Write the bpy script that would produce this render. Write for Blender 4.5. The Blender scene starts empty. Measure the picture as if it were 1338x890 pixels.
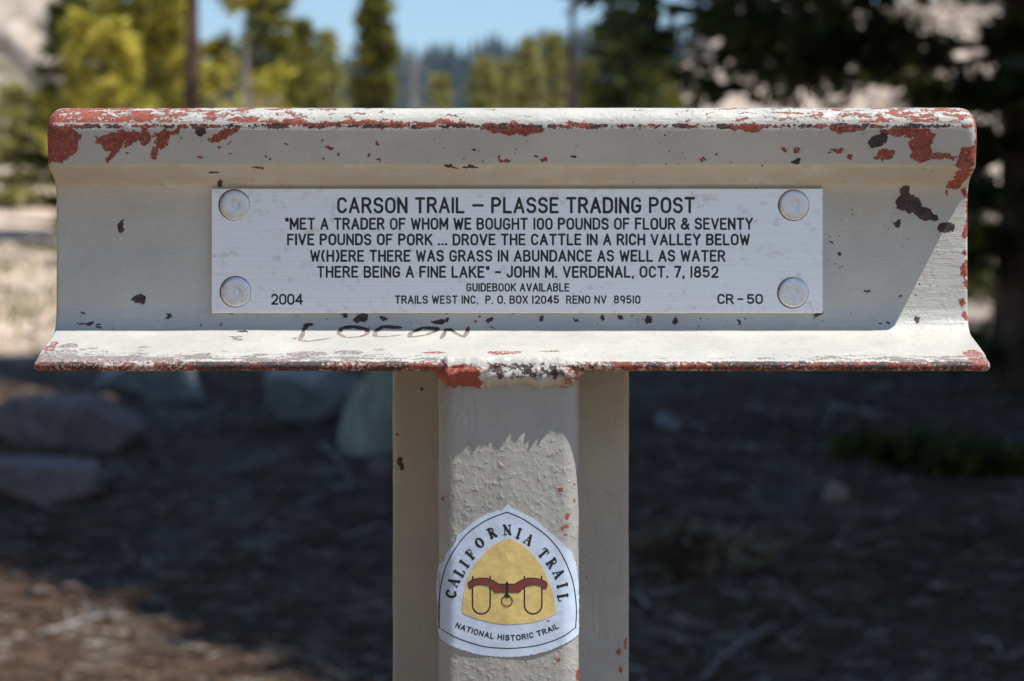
import bpy, bmesh, math, random
import numpy as np
from mathutils import Vector, Matrix, noise as mnoise
R = math.radians
sc = bpy.context.scene
COL = sc.collection
random.seed(7); rng = np.random.default_rng(7)

# ------------------------------------------------------------------ camera, sky, sun, exposure
ZH = 1.15                      # camera height (m); the crossbar stands at y = 0, its centre at x = 0
CAMY = -1.163
F = 3054.0                     # focal length in photo pixels (photo is 1338 wide)
cam = bpy.data.cameras.new('camera'); cam.lens = F/1338*36; cam.sensor_width = 36
cam.clip_start = 0.05; cam.clip_end = 9000
cam.dof.use_dof = True; cam.dof.focus_distance = 1.14; cam.dof.aperture_fstop = 12.5
co = bpy.data.objects.new('camera', cam); COL.objects.link(co)
co.location = (0, CAMY, ZH); co.rotation_euler = (R(90), 0, 0)
sc.camera = co
SUN = Vector((0.475, -0.205, 1.0)).normalized()      # towards the sun
w = bpy.data.worlds.new('World'); sc.world = w; w.use_nodes = True
nt = w.node_tree; bg = nt.nodes['Background']; sky = nt.nodes.new('ShaderNodeTexSky')
sky.sky_type = 'NISHITA'; sky.sun_disc = False
sky.sun_elevation = math.asin(SUN.z); sky.sun_rotation = math.atan2(SUN.x, SUN.y)
sky.altitude = 800; sky.air_density = 1.3; sky.dust_density = 0.25; sky.ozone_density = 3.6
nt.links.new(sky.outputs[0], bg.inputs[0]); bg.inputs[1].default_value = 0.108
sl = bpy.data.lights.new('sun', 'SUN'); sl.energy = 5.0; sl.angle = R(0.53); sl.color = (1.0, 0.955, 0.88)
so = bpy.data.objects.new('sun', sl); COL.objects.link(so)
so.rotation_euler = SUN.to_track_quat('Z', 'Y').to_euler()
sc.view_settings.view_transform = 'Standard'; sc.view_settings.look = 'None'
sc.view_settings.exposure = 0.42; sc.view_settings.gamma = 1.0
sc.cycles.use_denoising = True
sc.cycles.max_bounces = 6; sc.cycles.diffuse_bounces = 4; sc.cycles.transparent_max_bounces = 8

# ------------------------------------------------------------------ object helpers
def tag(o, label=None, cat=None, group=None, kind=None):
    if label: o['label'] = label
    if cat: o['category'] = cat
    if group: o['group'] = group
    if kind: o['kind'] = kind
    return o
def empty(name, loc=(0, 0, 0), label=None, cat=None, group=None):
    o = bpy.data.objects.new(name, None); COL.objects.link(o); o.location = loc
    o.empty_display_size = 0.05
    return tag(o, label, cat, group)
def link(name, me, mat, parent=None, smooth=True):
    if mat is not None and not me.materials: me.materials.append(mat)
    o = bpy.data.objects.new(name, me); COL.objects.link(o)
    if parent: o.parent = parent
    if smooth: me.polygons.foreach_set('use_smooth', [True]*len(me.polygons))
    return o
def mesh(name, V, Fc):
    me = bpy.data.meshes.new(name)
    me.from_pydata([tuple(v) for v in V], [], [tuple(f) for f in Fc]); me.update()
    return me
def fast_mesh(name, V, T):
    """V (n,3), T (m,k) numpy arrays of equal-sized faces"""
    V = np.asarray(V, np.float32); T = np.asarray(T, np.int32); k = T.shape[1]
    me = bpy.data.meshes.new(name)
    me.vertices.add(len(V)); me.vertices.foreach_set('co', V.ravel())
    me.loops.add(T.size); me.loops.foreach_set('vertex_index', T.ravel())
    me.polygons.add(len(T)); me.polygons.foreach_set('loop_start', np.arange(0, T.size, k, dtype=np.int32))
    me.polygons.foreach_set('loop_total', np.full(len(T), k, np.int32))
    me.update(calc_edges=True); me.validate()
    return me

# ------------------------------------------------------------------ node helpers
class NB:
    def __init__(s, name):
        s.m = bpy.data.materials.new(name); s.m.use_nodes = True
        s.t = s.m.node_tree; s.b = s.t.nodes['Principled BSDF']
    def n(s, typ, **k):
        nd = s.t.nodes.new('ShaderNode'+typ)
        for a, v in k.items(): setattr(nd, a, v)
        return nd
    def put(s, sock, v):
        if hasattr(v, 'is_output'): s.t.links.new(v, sock)
        elif v is not None: sock.default_value = v
    def math(s, op, a, b=None, c=None, clamp=False):
        nd = s.n('Math', operation=op, use_clamp=clamp)
        s.put(nd.inputs[0], a)
        if b is not None: s.put(nd.inputs[1], b)
        if c is not None: s.put(nd.inputs[2], c)
        return nd.outputs[0]
    def vm(s, op, a, b=None, c=None, out=0):
        nd = s.n('VectorMath', operation=op); s.put(nd.inputs[0], a)
        if b is not None: s.put(nd.inputs[1], b)
        if c is not None: s.put(nd.inputs[2], c)
        return nd.outputs[out]
    def noise(s, vec, scale, detail=4, rough=0.55, dist=0.0, col=False):
        nd = s.n('TexNoise'); s.put(nd.inputs['Vector'], vec)
        nd.inputs['Scale'].default_value = scale; nd.inputs['Detail'].default_value = detail
        nd.inputs['Roughness'].default_value = rough; nd.inputs['Distortion'].default_value = dist
        return nd.outputs['Color' if col else 'Fac']
    def ss(s, v, lo, hi, a=0.0, b=1.0):
        nd = s.n('MapRange', interpolation_type='SMOOTHSTEP')
        s.put(nd.inputs[0], v); s.put(nd.inputs[1], lo); s.put(nd.inputs[2], hi)
        s.put(nd.inputs[3], a); s.put(nd.inputs[4], b)
        return nd.outputs[0]
    def mix(s, f, a, b):
        nd = s.n('Mix', data_type='RGBA'); s.put(nd.inputs[0], f)
        for i, v in ((6, a), (7, b)):
            if isinstance(v, tuple): v = (*v[:3], 1.0)
            s.put(nd.inputs[i], v)
        return nd.outputs[2]
    def ramp(s, v, pts):
        nd = s.n('ValToRGB'); s.put(nd.inputs[0], v); e = nd.color_ramp.elements
        while len(e) < len(pts): e.new(0.5)
        for el, (p, c) in zip(e, pts):
            el.position = p; el.color = (c, c, c, 1) if not isinstance(c, tuple) else (*c, 1)
        return nd.outputs[0]
    def bump(s, h, dist, strength=1.0, normal=None):
        nd = s.n('Bump'); nd.inputs['Strength'].default_value = strength
        nd.inputs['Distance'].default_value = dist; s.put(nd.inputs['Height'], h)
        if normal is not None: s.put(nd.inputs['Normal'], normal)
        return nd.outputs[0]
    def obj(s): return s.n('TexCoord').outputs['Object']
    def done(s, color=None, rough=None, normal=None, metal=None, spec=None):
        if color is not None:
            s.put(s.b.inputs['Base Color'], (*color[:3], 1.0) if isinstance(color, tuple) else color)
        s.put(s.b.inputs['Roughness'], rough); s.put(s.b.inputs['Metallic'], metal)
        s.put(s.b.inputs['Specular IOR Level'], spec)
        if normal is not None: s.put(s.b.inputs['Normal'], normal)
        return s.m

# ------------------------------------------------------------------ rail profile (mm): a = half width, b = height above the foot's underside
def arc(cx, cy, r, a0, a1, n):
    return [(cx+r*math.cos(R(a0+(a1-a0)*i/n)), cy+r*math.sin(R(a0+(a1-a0)*i/n))) for i in range(n+1)]
half = [(0, 0), (30, 0), (58, 0)] + arc(60.6, 2.4, 2.4, -90, 20, 6) + [(62.0, 4.2), (60.6, 5.3), (58, 6.1)]
half += [(40, 11.1), (17, 17.2), (13.2, 18.8), (10.4, 21.2), (8.4, 25), (7.3, 30), (7, 36)]
half += [(7, 82), (7.4, 86.5), (8.8, 90), (11.4, 92.6), (15, 94.2), (26.2, 98.0), (28.2, 98.9), (29.2, 100.4), (29.5, 102)]
half += [(32.9, 117.2)] + arc(23.4, 118.2, 9.6, 0, 78, 10)[1:] + [(14, 128.35), (0, 129)]
def resample(pts, step=1.9):
    out = []
    for (x0, y0), (x1, y1) in zip(pts, pts[1:]):
        k = max(1, int(math.ceil(math.hypot(x1-x0, y1-y0)/step)))
        for i in range(k): out.append((x0+(x1-x0)*i/k, y0+(y1-y0)*i/k))
    out.append(pts[-1]); return out
half = resample(half)
HL = [0.0]
for p, q in zip(half, half[1:]): HL.append(HL[-1]+math.hypot(q[0]-p[0], q[1]-p[1]))
full = half + [(-a, b) for a, b in half[-2:0:-1]]
FL = HL + [2*HL[-1]-l for l in HL[-2:0:-1]]
NP = len(full); LTOT = 2*HL[-1]
nrm = []
for i in range(NP):
    p, q = full[i-1], full[(i+1) % NP]
    tx, ty = q[0]-p[0], q[1]-p[1]; l = math.hypot(tx, ty); nrm.append((ty/l, -tx/l))
ZB = -14.4                                     # foot underside of the crossbar relative to camera height
def bar_uv(px, py):
    """where on the crossbar's front a mark seen at photo pixel (px, py) sits: (u along the bar, v along the profile), mm"""
    best = None
    for i in range(len(half)-1):
        q = []
        for j in (i, i+1):
            y = -half[j][0]; z = ZB+half[j][1]; q.append(445-F*z/(1163+y))
        if (q[0]-py)*(q[1]-py) <= 0 and q[0] != q[1]:
            t = (py-q[0])/(q[1]-q[0]); y = -(half[i][0]*(1-t)+half[i+1][0]*t)
            v = HL[i]*(1-t)+HL[i+1]*t
            if best is None or y < best[2]: best = ((px-669)*(1163+y)/F, v, y)
    if best is None: best = ((px-669)*1130/F, HL[-1] if py < 300 else HL[4], 0)
    return best[0], best[1]
VP = lambda py: bar_uv(669, py)[1]

# ------------------------------------------------------------------ flaking paint material
def stroke_blobs(pts, wpx):
    o = []
    for (x0, y0), (x1, y1) in zip(pts, pts[1:]):
        o.append((x0, y0, x1, y1, wpx))
    return o
red_blobs = [(80, 187, 23, 21), (62, 182, 9, 32), (88, 176, 17, 10), (72, 204, 15, 9), (60, 160, 8, 14),
 (150, 184, 20, 8, 30), (140, 182, 15, 7), (165, 176, 20, 6), (152, 194, 14, 5, 55), (172, 182, 14, 6, 50), (145, 206, 9, 3, 55), (189, 178, 8, 13),
 (212, 182, 9, 15, -20), (216, 175, 15, 5), (202, 200, 10, 4, 60), (232, 172, 4, 4), (295, 174, 20, 6, 25), (283, 180, 9, 5, 40),
 (262, 203, 3, 2), (430, 192, 5, 3), (372, 190, 2, 2),
 (675, 169, 36, 6), (655, 165, 26, 6), (500, 163, 40, 4), (460, 160, 60, 3), (580, 162, 40, 4), (392, 162, 40, 4), (760, 163, 25, 3),
 (1190, 174, 30, 8, -8), (1204, 190, 15, 17), (1203, 203, 13, 8), (1170, 172, 22, 5), (1158, 201, 10, 8, 10), (1232, 204, 17, 4), (1145, 206, 5, 3),
 (1268, 200, 16, 11), (1279, 178, 5, 34), (1262, 214, 14, 9), (1249, 240, 9, 6), (1240, 252, 3, 4), (1258, 228, 10, 9), (1111, 206, 5, 3), (1040, 195, 3, 3),
 (1093, 197, 6, 3), (975, 167, 22, 5), (1107, 168, 22, 6), (1022, 194, 5, 2), (918, 209, 6, 2), (660, 209, 9, 2), (710, 210, 5, 2), (1208, 207, 5, 3),
 (1261, 252, 5, 9), (1261, 302, 5, 9), (1261, 350, 5, 12), (1262, 372, 4, 9), (1259, 395, 5, 5), (1261, 413, 4, 5), (1262, 330, 3, 4), (1264, 280, 2, 20),
 (660, 461, 22, 2.2), (567, 461, 16, 1.6), (720, 459, 14, 1.5), (610, 477, 46, 5), (560, 480, 30, 4), (1275, 466, 12, 11), (58, 474, 10, 10),
 (1150, 477, 60, 4), (1080, 479, 22, 4), (905, 479, 22, 4), (960, 479, 26, 4), (300, 478, 60, 5), (820, 478, 20, 4), (65, 455, 7, 9)]
dark_blobs = [(158, 297, 5, 7), (181, 390, 11, 6), (160, 291, 3, 5), (1147, 184, 13, 7, 25), (1155, 180, 6, 7), (1187, 266, 17, 13, -35), (1183, 253, 7, 12), (1209, 279, 13, 8, -20),
 (1237, 297, 12, 8), (1173, 290, 5, 3, 30), (1222, 284, 4, 5), (471, 416, 8, 5), (575, 419, 12, 3.5, 8), (449, 412, 4, 2.5), (502, 417, 4, 2), (640, 418, 6, 3), (707, 415, 4, 2.5),
 (753, 417, 3, 2), (788, 417, 3, 3), (812, 416, 4, 3.5), (847, 418, 6, 5), (882, 419, 5, 5), (965, 422, 3, 3), (1069, 412, 6, 3), (1198, 417, 4, 5),
 (1160, 422, 3, 2), (1151, 422, 2, 2), (287, 239, 3, 6), (337, 219, 9, 1.3), (280, 225, 7, 1.2), (118, 422, 5, 2.5), (109, 424, 8, 1.3), (130, 424, 4, 2), (128, 429, 5, 1.5), (107, 407, 5, 1.2),
 (316, 434, 8, 1.2), (220, 414, 2, 4), (587, 218, 9, 1.5), (614, 218, 11, 1.5), (1042, 210, 6, 4, 20), (1096, 333, 3, 2), (1084, 318, 3, 2), (1133, 381, 5, 1.5), (1172, 292, 3, 3), (1177, 387, 2, 1.5),
 (263, 170, 7, 6), (258, 166, 9, 2), (1085, 199, 2, 2), (936, 199, 2, 2), (750, 203, 3, 2), (700, 205, 2, 1.5), (620, 195, 2, 2)]
W_ = 3.0
scratch = (stroke_blobs([(402, 424), (397, 431), (391, 444), (402, 446), (430, 442)], W_) +
 stroke_blobs([(480, 430), (462, 427), (446, 429), (442, 436), (452, 441), (470, 440), (480, 436), (480, 430)], W_) +
 stroke_blobs([(524, 428), (500, 427), (490, 433), (490, 440), (505, 440), (522, 438)], W_) +
 stroke_blobs([(572, 429), (552, 428), (536, 435), (535, 441), (556, 438), (570, 432), (572, 429)], W_) +
 stroke_blobs([(576, 443), (582, 431), (590, 431), (606, 441), (612, 428)], W_) + stroke_blobs([(398, 425), (408, 424)], 2.6))
brown_blobs = [(310, 443, 6, 2.0), (107, 457, 5, 1.5), (122, 455, 7, 1.2), (190, 453, 8, 1.4), (310, 440, 9, 1.0), (385, 442, 3, 1.5), (400, 463, 26, 3.4),
 (455, 461, 20, 2.2), (495, 457, 9, 1.2), (90, 452, 12, 3.5), (80, 462, 22, 5)]
def paint_material(u0=-999, u1=999, v0_=-999, v1_=9999):
    N = NB('flaking_cream_paint')
    uv = N.n('UVMap', uv_map='paint').outputs[0]
    p = N.vm('SCALE', N.obj()); p.node.inputs[3].default_value = 1000.0
    d1 = N.vm('SUBTRACT', N.noise(uv, 0.16, 3, .5, col=True), (.5, .5, .5))
    d2 = N.vm('SUBTRACT', N.noise(uv, 0.75, 3, .6, col=True), (.5, .5, .5))
    uvd = N.vm('MULTIPLY_ADD', d1, (7, 7, 0), uv)
    uvd = N.vm('MULTIPLY_ADD', d2, (3.2, 3.2, 0), uvd)
    uvs = N.vm('MULTIPLY_ADD', d2, (1.2, 1.0, 0), uv)
    uvm = N.vm('MULTIPLY_ADD', d1, (5.5, 5.5, 0), N.vm('MULTIPLY_ADD', d2, (3.2, 3.2, 0), uv))
    def blobs(lst, vec, base=9.0):
        acc = None
        for b in lst:
            px, py, rx, ry = b[:4]; rot = b[4] if len(b) > 4 else 0
            u, v = bar_uv(px, py)
            if rot: su = rx/2.66; sv = ry/2.66
            else: su = rx/2.66; sv = max(0.35, abs(VP(py-ry)-VP(py+ry))/2)
            m_ = (max(su, sv) if rot else 0)
            if u+max(su, m_)+5 < u0 or u-max(su, m_)-5 > u1 or v+max(sv, m_)+5 < v0_ or v-max(sv, m_)-5 > v1_: continue
            mp = N.n('Mapping', vector_type='TEXTURE'); N.put(mp.inputs[0], vec if acc is None else N.vm('MULTIPLY_ADD', acc, (1e-6, 0, 0), vec))
            mp.inputs[1].default_value = (u, v, 0); mp.inputs[2].default_value = (0, 0, R(rot)); mp.inputs[3].default_value = (su, sv, 1)
            l = N.vm('LENGTH', mp.outputs[0], out=1)
            acc = l if acc is None else N.math('MINIMUM', acc, l)
        return 9.0 if acc is None else acc
    def strokes(lst, vec):
        acc = None
        for x0, y0, x1, y1, wp in lst:
            a = Vector(bar_uv(x0, y0)); b = Vector(bar_uv(x1, y1)); c = (a+b)/2; d = b-a; m_ = d.length/2+4
            if c.x+m_ < u0 or c.x-m_ > u1 or c.y+m_ < v0_ or c.y-m_ > v1_: continue
            mp = N.n('Mapping', vector_type='TEXTURE'); N.put(mp.inputs[0], vec if acc is None else N.vm('MULTIPLY_ADD', acc, (1e-6, 0, 0), vec))
            mp.inputs[1].default_value = (c.x, c.y, 0); mp.inputs[2].default_value = (0, 0, math.atan2(d.y, d.x)); mp.inputs[3].default_value = (d.length/2+wp/2.66*.8, wp/2.66*1.1, 1)
            l = N.vm('LENGTH', mp.outputs[0], out=1)
            acc = l if acc is None else N.math('MINIMUM', acc, l)
        return 9.0 if acc is None else acc
    sep = N.n('SeparateXYZ'); N.put(sep.inputs[0], uv); U, V = sep.outputs[0], sep.outputs[1]
    def band(v0, v1, s=1.2):
        return N.math('MULTIPLY', N.ss(V, v0-s, v0+s), N.ss(V, v1-s, v1+s, 1, 0))
    un = N.math('MULTIPLY_ADD', U, 1/450.0, 0.5)
    # ragged wear that follows the edges
    st = N.n('Mapping'); N.put(st.inputs[0], uvd); st.inputs[2].default_value = (0, 0, R(-24)); st.inputs[3].default_value = (0.055, 0.20, 1)
    streak = N.noise(st.outputs[0], 1.6, 6, .66)
    fine = N.noise(uv, 0.62, 4, .7)
    fine2 = N.noise(N.vm('ADD', uv, (90, 40, 0)), 0.55, 5, .72)
    big = N.noise(N.vm('ADD', uv, (300, 0, 0)), 0.035, 3, .6)
    vtop0, vtop1 = VP(164), HL[-1]+30
    thr_top = N.ramp(un, [(0.0, .46), (.12, .49), (.27, .53), (.42, .59), (.6, .64), (.72, .565), (.86, .525), (1.0, .50)])
    topn = N.math('ADD', N.math('MULTIPLY', streak, .72), N.math('MULTIPLY', fine, .28))
    m_top = N.math('MULTIPLY', N.ss(N.math('SUBTRACT', topn, thr_top), -.012, .012), band(vtop0+1, vtop1, 1))
    # dark chipped line where the head rounds over
    vl0, vl1 = VP(172), VP(158)
    linen = N.math('ADD', N.math('MULTIPLY', fine2, .45), N.math('ADD', N.math('MULTIPLY', streak, .1), N.math('MULTIPLY', N.noise(uv, .09, 3, .6), .45)))
    m_line = N.math('GREATER_THAN', N.math('MULTIPLY', linen, band(vl0, vl1, 2.6)), .468)
    # foot tip
    vt0, vt1 = VP(486), VP(471.5)
    tipn = N.math('ADD', N.math('MULTIPLY', fine, .45), N.math('ADD', N.math('MULTIPLY', fine2, .25), N.math('MULTIPLY', big, .3)))
    m_tip = N.math('GREATER_THAN', N.math('MULTIPLY', tipn, band(50, vt1, 1.0)), .468)
    vs1 = VP(455)
    thr_s = N.ramp(un, [(0.0, .47), (.2, .505), (.36, .535), (.5, .60), (.6, .66), (.75, .575), (1.0, .51)])
    s2 = N.n('Mapping'); N.put(s2.inputs[0], uvd); s2.inputs[3].default_value = (0.03, 0.14, 1); s2.inputs[2].default_value = (0, 0, R(4))
    slopen = N.math('ADD', N.math('MULTIPLY', N.noise(s2.outputs[0], 2.0, 6, .7), .7), N.math('MULTIPLY', fine, .3))
    m_slope = N.math('MULTIPLY', N.ss(N.math('SUBTRACT', slopen, N.math('ADD', thr_s, N.ss(V, vt1, vs1, -.03, .12))), -.008, .008), band(vt1-1, vs1, 1))
    # pin chips
    vo = N.n('TexVoronoi'); N.put(vo.inputs['Vector'], uvm); vo.inputs['Scale'].default_value = 0.16
    spk = N.math('MULTIPLY', N.math('LESS_THAN', vo.outputs['Distance'], N.math('MULTIPLY', N.ss(N.noise(uv, .03, 3), .38, .64), .18)),
                 N.math('ADD', band(VP(212), VP(166)), N.math('ADD', N.math('MULTIPLY', band(VP(432), VP(405)), .9), .0)))
    vo2 = N.n('TexVoronoi'); N.put(vo2.inputs['Vector'], uvs); vo2.inputs['Scale'].default_value = 0.11
    spk2 = N.math('LESS_THAN', vo2.outputs['Distance'], N.math('MULTIPLY', N.ss(N.noise(uv, .05, 2), .52, .75), .11))
    vo3 = N.n('TexVoronoi'); N.put(vo3.inputs['Vector'], N.vm('ADD', uvs, (33, 7, 0))); vo3.inputs['Scale'].default_value = 0.34
    pin = N.math('LESS_THAN', vo3.outputs['Distance'], N.math('MULTIPLY', N.math('MULTIPLY', N.ss(N.noise(N.vm('ADD', uv, (50, 90, 0)), .045, 3), .46, .70), N.ss(un, -.2, .75, .35, 1.0)), .17))
    m_red = N.math('LESS_THAN', blobs(red_blobs, uvd), 1.0)
    m_dark = N.math('LESS_THAN', blobs(dark_blobs, uvm), 1.0)
    m_scr = N.math('LESS_THAN', strokes(scratch, uvs), 1.0)
    m_brn = N.math('LESS_THAN', blobs(brown_blobs, uvd), 1.0)
    crumb = N.math('MAXIMUM', N.math('GREATER_THAN', V, VP(440)), N.math('GREATER_THAN', N.math('ADD', N.math('MULTIPLY', fine, .5), N.math('MULTIPLY', slopen, .5)), .475))
    m_red = N.math('MULTIPLY', m_red, N.math('MAXIMUM', crumb, N.math('LESS_THAN', V, VP(468)))); m_brn = N.math('MULTIPLY', m_brn, crumb)
    endm = N.math('GREATER_THAN', N.math('ABSOLUTE', U), N.math('ADD', 225.7, N.math('MULTIPLY', N.math('SUBTRACT', fine2, .5), -1)))
    mx = lambda a, b: N.math('MAXIMUM', a, b)
    # a few islands of paint left inside the large bare patches
    keep = N.math('GREATER_THAN', fine, .625)
    m_red = N.math('MULTIPLY', m_red, N.math('SUBTRACT', 1.0, keep))
    red_all = mx(mx(m_red, m_top), mx(spk, endm))
    dsel = N.ss(N.math('ADD', N.math('MULTIPLY', big, .5), N.math('MULTIPLY', fine2, .5)), .485, .51)
    dark_edge = N.math('MULTIPLY', mx(m_line, m_tip), dsel)
    red_all = mx(red_all, mx(m_line, m_tip))
    grey_all = mx(mx(m_brn, m_slope), m_scr)
    # colours
    pv = N.noise(p, 0.02, 4, .6); pf = N.noise(p, .35, 4, .6)
    paint = N.mix(N.ss(pv, .35, .7), (.45, .442, .412), (.53, .518, .472))
    paint = N.mix(N.math('MULTIPLY', N.ss(pf, .5, .8), .25), paint, (.42, .37, .29))
    dark_mottle = N.math('MULTIPLY', N.ss(N.noise(p, .9, 4, .75), .6, .72), N.ss(N.noise(p, .05, 3), .42, .62))  # patchy grime specks on the paint
    paint = N.mix(N.math('MULTIPLY', dark_mottle, .4), paint, (.22, .19, .16))
    ochre = N.math('MULTIPLY', N.math('MULTIPLY', band(VP(244), VP(214), 2.5), N.ss(N.noise(uvd, .06, 3), .3, .6)), .55)
    paint = N.mix(ochre, paint, (.46, .38, .24))
    redc = N.mix(N.ss(N.noise(p, .5, 4, .7), .35, .65), (.20, .042, .026), (.34, .08, .052))
    redc = N.mix(N.math('MULTIPLY', N.ss(N.noise(p, 1.1, 3, .7), .62, .7), .5), redc, (.5, .36, .28))
    brn = N.mix(N.ss(N.noise(p, .6, 3, .7), .4, .6), (.16, .13, .135), (.30, .245, .24))
    drk = N.mix(N.ss(N.noise(p, .5, 4, .7), .4, .65), (.028, .022, .026), (.085, .045, .045))
    col = N.mix(red_all, paint, redc); col = N.mix(grey_all, col, brn)
    dk = mx(mx(mx(m_dark, pin), dark_edge), N.math('MULTIPLY', m_scr, N.ss(V, VP(435), VP(432)))); col = N.mix(dk, col, drk)  # scratches coloured darker above the shadow edge, standing in for shade
    # rust halo round chips
    chip = mx(mx(red_all, grey_all), dk)
    # relief: brush marks, pimples, chip steps
    brush = N.n('Mapping'); N.put(brush.inputs[0], p); brush.inputs[3].default_value = (.06, .5, .5)
    h1 = N.math('MULTIPLY', N.noise(brush.outputs[0], 1.0, 4, .6), 1.3)
    h2 = N.math('MULTIPLY', N.noise(p, .16, 4, .62), 1.9)
    pim = N.n('TexVoronoi'); N.put(pim.inputs['Vector'], p); pim.inputs['Scale'].default_value = .22
    h3 = N.math('MULTIPLY', N.ss(pim.outputs['Distance'], 0.0, .3, 1, 0), .28)
    crack = N.n('TexVoronoi', feature='DISTANCE_TO_EDGE'); N.put(crack.inputs['Vector'], N.vm('MULTIPLY_ADD', d1, (22, 22, 0), p)); crack.inputs['Scale'].default_value = .045
    h4 = N.math('MULTIPLY', N.math('MULTIPLY', N.ss(crack.outputs['Distance'], 0, .03, 1, 0), N.ss(N.noise(p, .03), .45, .6)), .35)
    hsum = N.math('ADD', N.math('ADD', h1, h2), N.math('ADD', h3, h4))
    hsum = N.math('ADD', hsum, N.math('MULTIPLY', N.math('SUBTRACT', 1.0, chip), 2.0))
    hsum = N.math('ADD', hsum, N.math('MULTIPLY', N.math('MULTIPLY', chip, fine2), .9))
    nn = N.bump(hsum, .00030, .85)
    rough = N.math('ADD', N.math('MULTIPLY', chip, .32), N.ss(N.noise(p, .1), .3, .7, .30, .46))
    return N.done(col, rough, nn, spec=.5)
def post_material():
    N = NB('lumpy_cream_paint')
    p = N.vm('SCALE', N.obj()); p.node.inputs[3].default_value = 1000.0
    sep = N.n('SeparateXYZ'); N.put(sep.inputs[0], p)
    cmb = N.n('CombineXYZ'); N.put(cmb.inputs[0], sep.outputs[0]); N.put(cmb.inputs[1], sep.outputs[2]); q = cmb.outputs[0]
    d2 = N.vm('SUBTRACT', N.noise(p, .6, 3, .6, col=True), (.5, .5, .5)); qd = N.vm('MULTIPLY_ADD', d2, (3, 3, 0), q)
    def at(px, py, s): return ((px-669)/s, (445-py)/s+ZH*1000)
    def blobs(lst):
        acc = None
        for px, py, rx, ry, s in lst:
            u, v = at(px, py, s)
            mp = N.n('Mapping', vector_type='TEXTURE'); N.put(mp.inputs[0], qd if acc is None else N.vm('MULTIPLY_ADD', acc, (1e-6, 0, 0), qd))
            mp.inputs[1].default_value = (u, v, 0); mp.inputs[3].default_value = (rx/s, ry/s, 1)
            l = N.vm('LENGTH', mp.outputs[0], out=1); acc = l if acc is None else N.math('MINIMUM', acc, l)
        return N.math('LESS_THAN', acc, 1.0)
    S = 2.762; S2 = 2.49
    red = blobs([(733, 640, 3, 3, S), (741, 676, 3, 5, S), (740, 688, 4, 3, S), (734, 691, 3, 2, S), (739, 699, 2, 2, S), (751, 655, 2, 2, S), (750, 634, 1.5, 1.5, S), (755, 885, 3, 8, S),
                 (578, 652, 2, 3, S), (729, 863, 3, 3, S), (808, 850, 3, 4, S2), (817, 840, 2, 8, S2), (810, 873, 2, 5, S2), (519, 567, 2, 2, S2), (752, 905, 4, 12, S)])
    dark = blobs([(523, 602, 4, 6, S2), (526, 609, 3, 5, S2), (552, 508, 2, 2, S2)])
    pv = N.noise(p, .02, 4, .6)
    paint = N.mix(N.ss(pv, .35, .7), (.335, .332, .312), (.40, .395, .36))
    paint = N.mix(N.math('MULTIPLY', N.ss(N.noise(p, .4, 4, .6), .5, .8), .3), paint, (.45, .39, .30))
    col = N.mix(red, paint, (.30, .07, .045)); col = N.mix(dark, col, (.035, .022, .025))
    br = N.n('Mapping'); N.put(br.inputs[0], p); br.inputs[3].default_value = (.5, .5, .06)
    h = N.math('MULTIPLY', N.noise(br.outputs[0], 1.0, 4, .6), .7)
    h = N.math('ADD', h, N.math('MULTIPLY', N.noise(p, .13, 5, .6), 1.9))
    h = N.math('ADD', h, N.math('MULTIPLY', N.ss(N.noise(p, .26, 3, .5), .52, .80), .6))
    pim = N.n('TexVoronoi'); N.put(pim.inputs['Vector'], N.vm('MULTIPLY_ADD', d2, (4, 4, 4), p)); pim.inputs['Scale'].default_value = .17
    h = N.math('ADD', h, N.math('MULTIPLY', N.ss(pim.outputs['Distance'], 0, .26, 1, 0), .75))
    h = N.math('SUBTRACT', h, N.math('MULTIPLY', N.math('MAXIMUM', red, dark), .9))
    return N.done(col, N.ss(N.noise(p, .1), .3, .7, .28, .45), N.bump(h, .00034, .9), spec=.5)
M_post = post_material()

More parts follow.
